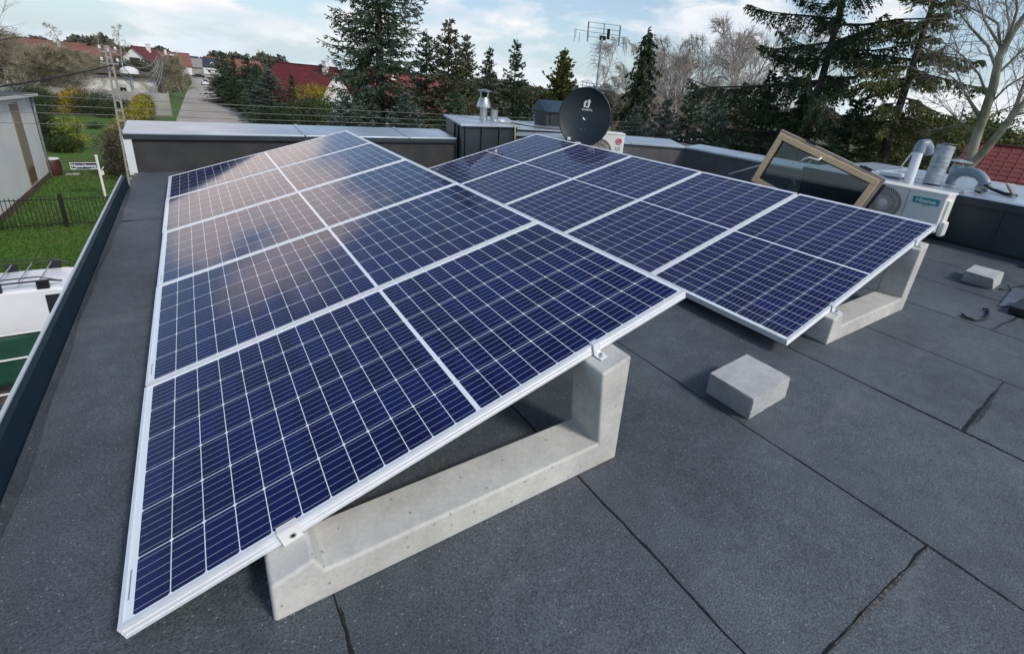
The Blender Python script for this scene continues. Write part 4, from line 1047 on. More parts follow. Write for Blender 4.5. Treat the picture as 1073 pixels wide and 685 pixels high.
def bare_mesh(seed, h, spread=.55, r0=None, first=.25, nlev=3, nmain=16, weep=0.0, up=.55, lean=(0, 0), wander=.10, nsub=7, ntw=7, twl=.45, tipr=.006, trunk_n=8, forks=0):
    """a leafless tree.  Returns (trunk+limbs builder, twig builder)"""
    rr = random.Random(seed); wood = MB(); tw = MB(); r0 = r0 or h * .014
    def grow(p, d, l, r, lev, n_seg, r_end):
        pts, rad = [p], [r]; dd = d.copy()
        for i in range(n_seg):
            g = Vector((rr.gauss(0, wander), rr.gauss(0, wander), rr.gauss(0, wander)))
            if lev > 0: g.z += (.10 * up if lev == 1 else .05 * up) - weep * (.10 * lev + .10 * i / n_seg)
            dd = (dd + g).normalized(); pts.append(pts[-1] + dd * (l / n_seg)); rad.append(r + (r_end - r) * (i + 1) / n_seg)
        return pts, rad, dd
    def side_dir(d, ang):
        a = d.orthogonal().normalized(); b = d.cross(a); q = rr.uniform(0, 6.283)
        return (d * math.cos(ang) + (a * math.cos(q) + b * math.sin(q)) * math.sin(ang)).normalized()
    def pick(pts, rad, t):
        i = min(int(t * (len(pts) - 1)), len(pts) - 2); f = t * (len(pts) - 1) - i
        return pts[i].lerp(pts[i + 1], f), rad[i] * (1 - f) + rad[i + 1] * f, (pts[i + 1] - pts[i]).normalized()
    d0 = Vector((lean[0], lean[1], 1)).normalized()
    pts, rad, _ = grow(Vector((0, 0, -.1)), d0, h, r0, 0, 10, r0 * .12)
    wood.tube(pts, rad, trunk_n)
    for i in range(nmain):
        t = first + (1 - first) * ((i + rr.random()) / nmain) ** .9 * .98
        p, r, d = pick(pts, rad, t)
        l = h * spread * (1 - t) ** .55 * rr.uniform(.55, 1.1) + h * .05
        b, br, _ = grow(p, side_dir(d, rr.uniform(.45, 1.0)), l, max(r * .55, tipr * 1.5), 1, 6, tipr)
        wood.tube(b, br, 5, False)
        for j in range(nsub):
            tj = rr.uniform(.2, 1); p2, r2, d2 = pick(b, br, tj)
            l2 = l * rr.uniform(.25, .55) * (1.1 - tj * .6)
            c, cr, _ = grow(p2, side_dir(d2, rr.uniform(.35, .9)), l2, max(r2 * .6, tipr), 2, 4, tipr * .7)
            (wood if l2 > h * .12 else tw).tube(c, cr, 4, False)
            for k in range(ntw):
                p3, r3, d3 = pick(c, cr, rr.uniform(.15, 1)); l3 = l2 * rr.uniform(.3, .8) * twl / .45
                e, er, _ = grow(p3, side_dir(d3, rr.uniform(.3, .8)), l3, tipr * .75, 3, 3, tipr * .4)
                tw.tube(e, er, 3, False)
    return wood, tw
def bare_tree(name, label, cat, loc, wood, tw, wm, tm, group=None, rot=0):
    t = thing(name, label, cat, (0, 0, 0), group)
    wood.build('trunk', wm, t, fix=False, smooth='all'); tw.build('crown', tm, t, fix=False)
    t.location = loc; t.rotation_euler = (0, 0, rot)
    return t
def leafy_mesh(seed, clumps, n, lw, ll=None, stem=True, shell=.55, flat=0.0):
    """leaves spread through clumps: (cx,cy,cz,rx,ry,rz)"""
    rs = np.random.default_rng(seed); cl = np.array(clumps, float); vol = cl[:, 3] * cl[:, 4] * cl[:, 5]
    idx = rs.choice(len(cl), n, p=vol / vol.sum())
    d = unit(rs.normal(size=(n, 3))); r = (shell + (1 - shell) * rs.random(n)) ** .7 * (1 + .25 * rs.normal(size=n) * .6)
    P = cl[idx, :3] + d * r[:, None] * cl[idx, 3:6]
    D = unit(d * .6 + rs.normal(0, .7, (n, 3)) + np.array([0, 0, .25]))
    ll = ll or lw * 2.2
    return blades(P, D, ll * rs.uniform(.6, 1.3, n), lw * rs.uniform(.7, 1.2, n), rs)
def clumpy(seed, rx, ry, h, n, z0=0.0, k=.5, taper=.0):
    rr = random.Random(seed); out = []
    for i in range(n):
        a = rr.uniform(0, 6.283); q = math.sqrt(rr.random()); z = z0 + (h - z0) * rr.uniform(.12, .9); s = 1 - taper * (z - z0) / (h - z0)
        c = k * rr.uniform(.6, 1.15) * min(rx, ry, h)
        out.append((math.cos(a) * q * (rx - c * .6) * s, math.sin(a) * q * (ry - c * .6) * s, min(z, h - c * .7), c, c, c * .85))
    return out
def shrub(name, label, cat, loc, clumps, n, lw, fm, seed=1, group=None, rot=0, ll=None, stems=5):
    t = thing(name, label, cat, (0, 0, 0), group); rr = random.Random(seed)
    V, F = leafy_mesh(seed, clumps, n, lw, ll); arrays_mesh('crown', V, F, fm, t)
    if stems:
        mb = MB()
        for i in range(min(stems, len(clumps))):
            c = clumps[i]; mb.tube([(c[0] * .2, c[1] * .2, -.05), (c[0] * .6, c[1] * .6, c[2] * .5), (c[0], c[1], c[2])], [.05, .035, .015], 5)
        mb.build('stem', M['bark'], t, fix=False)
    t.location = loc; t.rotation_euler = (0, 0, rot)
    return t
def spot(px, py, D):                      # ground point under a sight line, and the height seen there
    p = at_d(px, py, D); return Vector((p.x, p.y, GZ)), p.z - GZ

# ------------------------------------------------------------------ conifers
# the big spruce beyond the rear parapet
loc, h = spot(392, 0, 33); loc, _ = spot(397, 60, 33); 
w_, V, F = spruce_mesh(11, 22.0, 3.7, clear=.05, first=-14, top=32, droop=.20, tipup=.22, hang=.45, gap=.46, nb=8, twig_step=.095, needle_l=.20, needle_w=.034, prof=.62, irregular=.14)
plant('spruce_tree', 'tallest dark spruce beyond the rear parapet, its top cut by the picture', 'spruce', loc, w_, V, F, M['bark'], M['spruce'])
# two tall drooping spruces on the right
loc, _ = spot(868, 60, 21)
w_, V, F = spruce_mesh(23, 15.2, 3.9, clear=.12, first=-8, top=24, droop=.16, tipup=.18, hang=1.15, gap=1.0, nb=6, twig_step=.017, needle_l=.135, needle_w=.020, prof=.50, irregular=.34, twl=.82)
plant('spruce_tree', 'tall dark spruce with long drooping limbs behind the open roof window', 'spruce', loc, w_, V, F, M['bark'], M['spruce_dark'], rot=1.1)
loc, _ = spot(960, 60, 19)
w_, V, F = spruce_mesh(31, 13.6, 2.5, clear=.16, first=-22, top=20, droop=.30, tipup=.12, hang=1.1, gap=.85, nb=6, twig_step=.018, needle_l=.13, needle_w=.020, prof=.46, irregular=.32, twl=.85)
plant('spruce_tree', 'olive green spruce with bare trunk showing, behind the galvanised duct', 'spruce', loc, w_, V, F, M['bark'], M['spruce_olive'], rot=.5)
# two reusable smaller spruces
def spruce_proto(seed, mat_, **k):
    a = dict(h=8.6, rmax=2.5, gap=.34, nb=8, twig_step=.07, needle_l=.17, needle_w=.034, prof=.8, hang=.3); a.update(k)
    return spruce_mesh(seed, a.pop('h'), a.pop('rmax'), **a)
protos = {}
def put_spruce(kind, px, py, D, width, label, group='spruces beyond the roof', rot=0.0, name='spruce_tree', fm=None):
    loc, h = spot(px, py, D)
    if kind not in protos:
        seed, m_, kw = KINDS[kind]; w, V, F = spruce_proto(seed, m_, **kw)
        o = plant(name, label, 'spruce', loc, w, V, F, M['bark'], M[m_], group); protos[kind] = (o, kw.get('h', 8.6), kw.get('rmax', 2.5))
    else:
        o = dup(protos[kind][0], loc, 0, None, label, group)
    _, h0, r0 = protos[kind]
    o.rotation_euler = (0, 0, rot); o.scale = (width / 2 / r0, width / 2 / r0, h / h0)
    if fm:
        for c in o.children:
            if c.name.startswith('crown'):
                c.data = c.data.copy(); c.data.materials[0] = M[fm]
    return o
KINDS = {'green': (41, 'spruce', {}), 'blue': (43, 'spruce_blue', dict(droop=.10, first=-6, top=40, hang=.15)), 'brown': (47, 'spruce_brown', dict(prof=.7, irregular=.26, hang=.35)),
         'dark': (53, 'spruce_dark', dict(prof=.9, gap=.40))}
put_spruce('green', 447, 32, 29.5, 4.6, 'dark green spruce close behind the big spruce, right of it', rot=.4)
put_spruce('brown', 471, 22, 28, 5.0, 'brownish spruce between dark spruces behind the clad chimney box', rot=1.4)
put_spruce('brown', 489, 38, 30, 4.0, 'thinner brownish spruce at the right side of the taller brownish one', rot=3.0)
put_spruce('dark', 513, 50, 36, 5.2, 'dark slim spruce rising just above the silver chimney cowl', rot=2.0)
put_spruce('dark', 542, 42, 36, 5.4, 'dark slim spruce left of the gabled roof vent', rot=.2)
put_spruce('blue', 425, 98, 26, 5.4, 'low bluish spruce spreading under the big spruce on its right', rot=.9)
put_spruce('blue', 362, 100, 30, 5.2, 'low bluish spruce spreading under the big spruce on its left', rot=2.2)
put_spruce('green', 478, 92, 24, 4.6, 'low green spruce directly behind the clad chimney box', rot=2.7)
# row along the right side of the road
put_spruce('green', 231, 53, 100, 7.0, 'dark conifer at the far end of the roadside row', 'conifers along the road', rot=.4)
put_spruce('dark', 243, 60, 92, 6.0, 'dark conifer second from the far end of the roadside row', 'conifers along the road', rot=1.3)
put_spruce('dark', 258, 56, 84, 6.4, 'dark pointed conifer in the middle of the roadside row', 'conifers along the road', rot=2.6)
put_spruce('green', 268, 66, 76, 5.8, 'green conifer before the blue spruce in the roadside row', 'conifers along the road', rot=.1)
put_spruce('blue', 281, 74, 62, 7.4, 'broad silvery blue spruce beside the wooden fence on the road', 'conifers along the road', rot=1.0)
put_spruce('dark', 305, 78, 60, 3.6, 'small dark conifer before the long red roof', 'conifers along the road', rot=.7)
put_spruce('green', 378, 62, 95, 7.0, 'distant green conifer rising behind the right end of the red roof', 'conifers along the road', rot=.7)
# hedge of spruces beyond the slanted parapet
for i, (px, py, D, wd, k_, lab) in enumerate(((668, 112, 25, 4.2, 'blue', 'bluish young spruce right beside the dish and grey air conditioner'), (700, 104, 24, 4.6, 'blue', 'bluish young spruce beyond the corner of the slanted parapet'),
        (729, 92, 26, 4.8, 'green', 'green young spruce in the hedge below the bare birches'), (757, 96, 24, 4.8, 'blue', 'broad bluish spruce in the middle of the hedge below the bare birches'),
        (783, 88, 25, 5.0, 'brown', 'brownish young spruce in the hedge left of the open roof window'), (812, 74, 22, 6.0, 'dark', 'dark young spruce directly above the open roof window sash'),
        (845, 92, 19, 5.0, 'dark', 'low dark spruce below the tall drooping spruce'), (905, 98, 18.5, 5.6, 'dark', 'low dark spruce between the two tall drooping spruces'),
        (985, 128, 24, 5.4, 'brown', 'low brownish spruce left of the leaning birch trunk'))):
    lab = lab.replace('grey air conditioner', 'emblem air conditioner')
    put_spruce(k_, px, py, D, wd, lab, 'spruce hedge beyond the roof', rot=i * 1.3)
# slim weeping spruce
loc, h = spot(681, 29, 36)
w_, V, F = spruce_mesh(61, h, 1.75, clear=.08, first=-42, top=-30, droop=.30, tipup=.0, hang=1.6, gap=.36, nb=7, twig_step=.06, needle_l=.20, needle_w=.055, prof=.40, irregular=.25)
plant('spruce_tree', 'slim weeping spruce with hanging limbs and hooked tip', 'spruce', loc, w_, V, F, M['bark'], M['spruce_dark'])
# green thuja by the gabled vent
loc, h = spot(592, 52, 40)
w_, V, F = spruce_mesh(67, h, 2.7, clear=.03, first=20, top=50, droop=.0, tipup=.1, hang=.1, gap=.32, nb=8, twig_step=.07, needle_l=.19, needle_w=.06, prof=.8, irregular=.2)
plant('thuja_tree', 'yellowish green pointed thuja behind the satellite dish', 'thuja', loc, w_, V, F, M['bark'], M['thuja'])
# fine branch-ends rising beyond the ledge on the right
# ------------------------------------------------------------------ bare trees
b1 = bare_mesh(3, 11.0, .46, nmain=22, weep=1.5, up=.6, nsub=10, ntw=8, tipr=.0125, twl=.9)
loc, h = spot(628, 22, 44)
o = bare_tree('birch_tree', 'bare weeping birch behind the roof antenna', 'birch', loc, *b1, M['birch_bark'], M['twig_pale'], 'bare birches'); o.scale = (.95, .95, h / 11.0)
birch_proto = o
b2 = bare_mesh(9, 11.0, .42, nmain=20, weep=.2, up=.9, nsub=9, ntw=8, tipr=.0135, twl=.7)
loc, h = spot(700, 52, 42)
o = bare_tree('bare_tree', 'bare grey tree between weeping spruce and hedge', 'bare tree', loc, *b2, M['twig_pale'], M['twig_pale'], 'bare trees behind the hedge'); o.scale = (1, 1, h / 11.0)
bare_proto = o
for i, (px, py, D, s, pr, lab) in enumerate(((722, 44, 46, 1.1, 1, 'bare tree second from the weeping spruce, thin crown'), (744, 38, 40, 1.05, 0, 'bare pale birch in the middle of the bare trees'),
        (768, 32, 44, 1.15, 1, 'bare tree with a fuller crown right of the pale birch'), (792, 22, 40, 1.1, 1, 'bare tree with brownish twigs left of the tall spruce'),
        (815, 18, 46, 1.2, 0, 'tallest bare birch beside the tall drooping spruce'), (838, 28, 48, 1.2, 1, 'bare tree seen through the limbs of the tall spruce'),
        (660, 70, 60, 1.0, 1, 'low bare tree between dish and weeping spruce'), (736, 48, 52, 1.2, 1, 'bare tree behind the pale birch, lower and wider'), (690, 62, 56, 1.1, 1, 'low bare tree directly right of the weeping spruce'), (712, 56, 52, 1.2, 1, 'bare tree behind the grey one next to the weeping spruce'), (757, 42, 54, 1.25, 1, 'bare tree filling the gap right of the pale birch'), (803, 30, 52, 1.25, 1, 'twiggy bare tree before the tallest bare birch'))):
    loc, h = spot(px, py, D); src = (birch_proto, bare_proto)[pr]
    dup(src, loc, i * 1.9, (s, s, h / 11.0), lab, 'bare trees behind the hedge')
# birch with the leaning trunk at the right edge: modelled limb by limb
loc = at_d(1012, 190, 14); loc.z = GZ
def P3(px, py, D=14): return at_d(px, py, D) - loc
rr = random.Random(77); wood, tw = MB(), MB()
trunk = [Vector((0, 0, -.1)), Vector((.02, .03, 3.2))] + [P3(*q) for q in ((1014, 175), (1021, 150), (1032, 118), (1041, 90), (1047, 60), (1060, 35), (1078, 12), (1090, -30), (1098, -90))]
wood.tube(trunk, [.16, .12, .098, .090, .083, .077, .07, .062, .05, .035, .015], 10)
def limb(path, r0, r1, n=6, twn=26, tl=.9, dens=1.0):
    wood.tube(path, [r0 + (r1 - r0) * i / (len(path) - 1) for i in range(len(path))], n, False)
    for k in range(int(twn * dens)):
        t = rr.uniform(.1, 1); i = min(int(t * (len(path) - 1)), len(path) - 2); f = t * (len(path) - 1) - i
        p = path[i].lerp(path[i + 1], f); d = (path[i + 1] - path[i]).normalized()
        q = Vector((rr.gauss(0, 1), rr.gauss(0, 1), rr.gauss(0, .8))); d = (d * .8 + q.normalized() * .8).normalized(); L = tl * rr.uniform(.35, 1.2)
        a = [p]; 
        for s in range(4):
            d = (d + Vector((rr.gauss(0, .12), rr.gauss(0, .12), rr.gauss(0, .12) + .03))).normalized(); a.append(a[-1] + d * L / 4)
        tw.tube(a, [.007, .006, .005, .004, .002], 3, False)
        for m_ in range(5):
            j = rr.randrange(1, 5); e = (d + Vector((rr.gauss(0, .6), rr.gauss(0, .6), rr.gauss(0, .6)))).normalized(); l2 = L * rr.uniform(.25, .6)
            tw.tube([a[j], a[j] + e * l2 * .5 + Vector((0, 0, -.01)), a[j] + e * l2], [.004, .003, .0015], 3, False)
for path, r0 in (
    ([(1041, 85), (1048, 50), (1046, 25), (1030, 15), (1005, 2), (990, -12)], .06), ([(1044, 72), (1035, 48), (1018, 30), (1004, 12), (1000, -10)], .055),
    ([(1036, 105), (1026, 78), (1010, 60), (1000, 52), (985, 44)], .045), ([(1030, 125), (1018, 108), (1006, 88), (996, 80), (975, 74)], .05),
    ([(1028, 128), (1012, 100), (1000, 70), (1003, 50), (996, 30)], .04), ([(1046, 62), (1058, 30), (1054, 0), (1050, -30)], .05),
    ([(1058, 38), (1066, 10), (1062, -30), (1058, -60)], .05), ([(1043, 80), (1062, 62), (1085, 40), (1105, 20)], .05), ([(1034, 112), (1056, 90), (1080, 76), (1100, 60)], .04),
    ([(1024, 142), (1006, 128), (990, 112), (978, 108)], .03), ([(1050, 52), (1032, 22), (1022, -8), (1018, -40)], .05), ([(1028, 130), (1048, 116), (1070, 108), (1090, 100)], .03)):
    dd_ = 14 + rr.uniform(-1.2, 1.2); pts = [P3(*q, 14 + (dd_ - 14) * i / (len(path) - 1)) for i, q in enumerate(path)]
    limb(pts, r0 * .6, .007, twn=20, tl=.8)
t = thing('birch_tree', 'bare birch with mossy leaning trunk at the right edge', 'birch', (0, 0, 0)); wood.build('trunk', M['mossy_bark'], t, fix=False, smooth='all'); tw.build('crown', M['twig'], t, fix=False); t.location = loc
loc2 = at_d(1009, 180, 13.2); loc2.z = GZ
wood, tw = MB(), MB(); P4 = lambda px, py: at_d(px, py, 13.2) - loc2
wood.tube([Vector((0, 0, -.1)), P4(1012, 178), P4(1030, 160), P4(1046, 141), P4(1062, 120), P4(1080, 100), P4(1105, 60)], [.11, .08, .072, .065, .055, .045, .02], 8)
rr = random.Random(5); limb([P4(1050, 136), P4(1066, 108), P4(1075, 80), P4(1078, 50)], .04, .01, twn=30); limb([P4(1060, 122), P4(1075, 118), P4(1095, 112)], .03, .01, twn=20)
t = thing('birch_tree', 'thin pale birch trunk slanting right across the red tiled roof', 'birch', (0, 0, 0)); wood.build('trunk', M['mossy_bark'], t, fix=False, smooth='all'); tw.build('crown', M['twig'], t, fix=False); t.location = loc2

# left background birches
b3 = bare_mesh(15, 9.5, .22, nmain=16, weep=1.2, up=.9, nsub=6, ntw=6, tipr=.012, first=.5, r0=.14, twl=.7)
loc, h = spot(70, 24, 98)
o = bare_tree('birch_tree', 'white stemmed birch standing behind the low white building', 'birch', loc, *b3, M['birch_bark'], M['twig_green'], 'birches behind the white building'); o.scale = (1.1, 1.1, h / 9.5)
bp3 = o
for px, py, D, s, lab in ((119, 22, 104, 1.0, 'slim birch just right of the utility pole'), (98, 31, 110, .9, 'slim pale birch just left of the utility pole'), (33, 40, 92, 1.0, 'thin stem among the leafless trees by the left edge')):
    loc, h = spot(px, py, D); dup(bp3, loc, px * .3, (s, s, h / 9.5), lab, 'birches behind the white building')
# big leafless tree at the top left corner
b4 = bare_mesh(21, 14.5, .50, nmain=22, weep=.3, up=.8, nsub=9, ntw=9, tipr=.012, first=.3, r0=.30, twl=.6)
loc, h = spot(-38, 20, 50)
bare_tree('bare_tree', 'tall leafless tree reaching in at the top left corner', 'bare tree', loc, *b4, M['bark'], M['twig'])
b5 = bare_mesh(27, 9.0, .55, nmain=30, weep=.1, up=.6, nsub=11, ntw=12, tipr=.017, first=.08, twl=.8)
left = None
for i, (px, py, D, s, lab) in enumerate(((-14, 30, 78, 1.3, 'olive brown leafless tree cut by the left picture edge'), (58, 52, 94, 1.1, 'olive brown leafless tree before the pinkish roof'), (16, 48, 76, 1.2, 'olive brown leafless tree in front at the left edge group'), (6, 38, 82, 1.2, 'olive brown leafless tree above the white house roof'), (26, 46, 84, 1.1, 'olive brown leafless tree second from the left edge'), (46, 50, 88, 1.0, 'low leafless tree left of the white stemmed birch'),
        (88, 56, 100, .9, 'low leafless tree right of the white stemmed birch'), (105, 58, 108, .9, 'low leafless tree behind the utility pole top'), (165, 58, 92, .75, 'leafless tree at the road edge behind the second pole'), (184, 60, 104, .8, 'budding leafless tree at the left road edge'))):
    loc, h = spot(px, py, D)
    if left is None: left = bare_tree('bare_tree', lab, 'bare tree', loc, *b5, M['twig_green'], M['twig_green'], 'leafless trees on the left'); left.scale = (s, s, h / 9.0)
    else: dup(left, loc, i * 2.1, (s, s, h / 9.0), lab, 'leafless trees on the left')

# ================================================================== shrubs and hedges of the left garden
def G_(px, py, z=GZ): return at_z(px, py, z)
# long clipped hedge with a yellow top running along the road
mb = MB(); cl = []
rr = random.Random(4)
for i in range(46):
    f = i / 45; y = 36 + 36 * f; x = -3.62 - .35 * f
    for q in range(3):
        cl.append((x + rr.uniform(-.35, .35), y, GZ + (.5, 1.2, 2.0)[q] + rr.uniform(-.12, .12), .62, .75, .58))
cl_low = [c for c in cl if c[2] < GZ + 1.25]; cl_top = [c for c in cl if c[2] >= GZ + 1.0 and c[1] > 38]; cl_low += [c for c in cl if c[2] >= GZ + 1.25 and c[1] <= 44]
t = thing('clipped_hedge', 'long clipped hedge with yellow leafing top between lawn and road', 'hedge', (-3.9, 54, GZ))
V, F = leafy_mesh(8, cl_low, 26000, .045, .13); arrays_mesh('foliage', V, F, M['dull_leaf'], t, t.location)
V, F = leafy_mesh(9, cl_top, 26000, .045, .13); arrays_mesh('yellow_top', V, F, M['yellow_hedge'], t, t.location)
def bush(name, px, py_base, width, h, fm, label, n=5000, lw=.05, seed=1, cat='shrub', k=.5, taper=.0, group=None, clumps=16, D=None):
    p = G_(px, py_base) if D is None else spot(px, py_base, D)[0]
    return shrub(name, label, cat, (p.x, p.y, GZ), clumpy(seed, width / 2, width / 2, h, clumps, 0, k, taper), n, lw, M[fm], seed, group)
bush('forsythia_bush', 69, 117, 5.6, 2.5, 'forsythia', 'bright yellow forsythia bush before the grey garden wall', 8000, .06, 2)
bush('shrub', 45, 118, 4.0, 2.2, 'green_leaf', 'dark green shrub between forsythia and conifer by the house', 5000, .06, 3)
bush('shrub', 101, 121, 4.6, 2.4, 'spruce_dark', 'dark round shrub before the grey garden wall, left of the pole', 6000, .05, 4)
bush('shrub', 125, 124, 3.2, 1.9, 'green_leaf', 'small green shrub between pole and yellow hedge', 4000, .05, 14)
bush('shrub', 116, 122, 1.0, 1.6, 'dull_leaf', 'pale narrow shrub beside the dark round shrub', 1500, .04, 24)
bush('lime_bush', 78, 158, 2.3, 2.3, 'lime', 'light green bush standing alone in the middle of the lawn', 6000, .035, 5, taper=.35)
bush('shrub', 70, 160, 1.9, 1.2, 'green_leaf', 'low dark shrub at the foot of the light green bush', 3000, .035, 6)
bush('shrub', 100, 135, 1.8, .5, 'green_leaf', 'flat low shrub on the lawn behind the light green bush', 1500, .03, 16)
for i, (px, pyb, w, h, lab) in enumerate(((46, 158, 2.7, 3.6, 'dark conifer bush nearest the white house corner'), (56, 155, 2.2, 2.0, 'lower dark conifer bush beside the house conifer'), (40, 132, 3.4, 3.4, 'dark conifer bush farther behind the white house corner'))):
    bush('conifer_bush', px, pyb, w, h, 'spruce_dark', lab, 9000, .035, 30 + i, 'conifer bush', .45, .45, 'dark conifers by the white house', 18)
# scrub along the left road edge
for i, (px, pyb, w, h, fm, lab) in enumerate(((178, 96, 5.0, 3.6, 'dull_leaf', 'olive scrub at the left road edge, nearest clump'), (186, 88, 5.5, 3.8, 'dull_leaf', 'olive scrub at the left road edge, farther clump'), (160, 92, 6.0, 3.4, 'dull_leaf', 'brownish scrub behind the second utility pole'), (147, 90, 6.0, 2.6, 'green_leaf', 'green scrub behind the end of the yellow hedge'))):
    bush('roadside_scrub', px, pyb, w, h, fm, lab, 7000, .07, 40 + i, 'shrub', .42, .1, 'scrub along the road', 20)
for i, (px, pyb, w, h, fm, lab) in enumerate(((230, 96, 4.0, 2.8, 'dull_leaf', 'olive shrub at the right road edge before the conifers'), (240, 103, 3.4, 2.0, 'dull_leaf', 'low olive shrub beside the wooden fence'), (258, 118, 3.0, 1.6, 'green_leaf', 'low green shrub at the foot of the blue spruce'))):
    bush('roadside_scrub', px, pyb, w, h, fm, lab, 5000, .06, 50 + i, 'shrub', .42, .1, 'scrub along the road', 16)
loc, h = spot(325, 88, 56)
shrub('forsythia_bush', 'yellow green forsythia bush below the long red roof', 'shrub', loc, clumpy(60, 1.9, 1.9, h, 22, .6, .42), 9000, .055, M['yellow_hedge'], 60)
for i, (px, py, D, w, fm, lab) in enumerate(((318, 104, 48, 4.6, 'green_leaf', 'green shrub in front of the yellow green forsythia'), (345, 100, 52, 4.4, 'green_leaf', 'green shrub right of the yellow green forsythia'), (292, 108, 46, 4.6, 'green_leaf', 'green shrub at the right foot of the blue spruce'))):
    loc, h = spot(px, py, D); shrub('shrub', lab, 'shrub', loc, clumpy(70 + i, w / 2, w / 2, h, 22, .3, .42), 8000, .06, M[fm], 70 + i, 'shrubs beyond the rear parapet')
for i, (px, py, D, w, fm, lab) in enumerate(((560, 92, 44, 4.5, 'green_leaf', 'green shrub between dark spruce and thuja'), (640, 96, 40, 4.2, 'dull_leaf', 'olive shrub right beside the satellite dish'), (1005, 128, 34, 7.0, 'thuja', 'yellowish green hedge clump left of the birch trunk'), (1030, 126, 36, 7.5, 'green_leaf', 'green hedge clump behind the birch trunk'), (1062, 124, 36, 7.5, 'thuja', 'yellowish hedge clump above the red tiled roof'), (960, 130, 40, 8, 'dull_leaf', 'brownish hedge clump behind the olive spruce'),
        (1095, 122, 36, 8, 'green_leaf', 'green hedge clump cut by the right picture edge'))):
    loc, h = spot(px, py, D); shrub('hedge_clump', lab, 'shrub', loc, clumpy(80 + i, w / 2, w / 2, h, 24, .3, .40), 9000, .07, M[fm], 80 + i, 'garden hedges on the right')
# weeping willow clump, yellowish, behind the dish
loc, h = spot(645, 84, 38)
b6 = bare_mesh(35, h, .40, nmain=18, weep=2.6, up=.2, nsub=8, ntw=9, tipr=.014, first=.5, twl=.9)
M['willow'] = mat('willow_twig', (.34, .29, .14), .9, var=.2)
bare_tree('willow_tree', 'small weeping willow with yellow hanging twigs beside the dish', 'willow', loc, *b6, M['bark'], M['willow'])

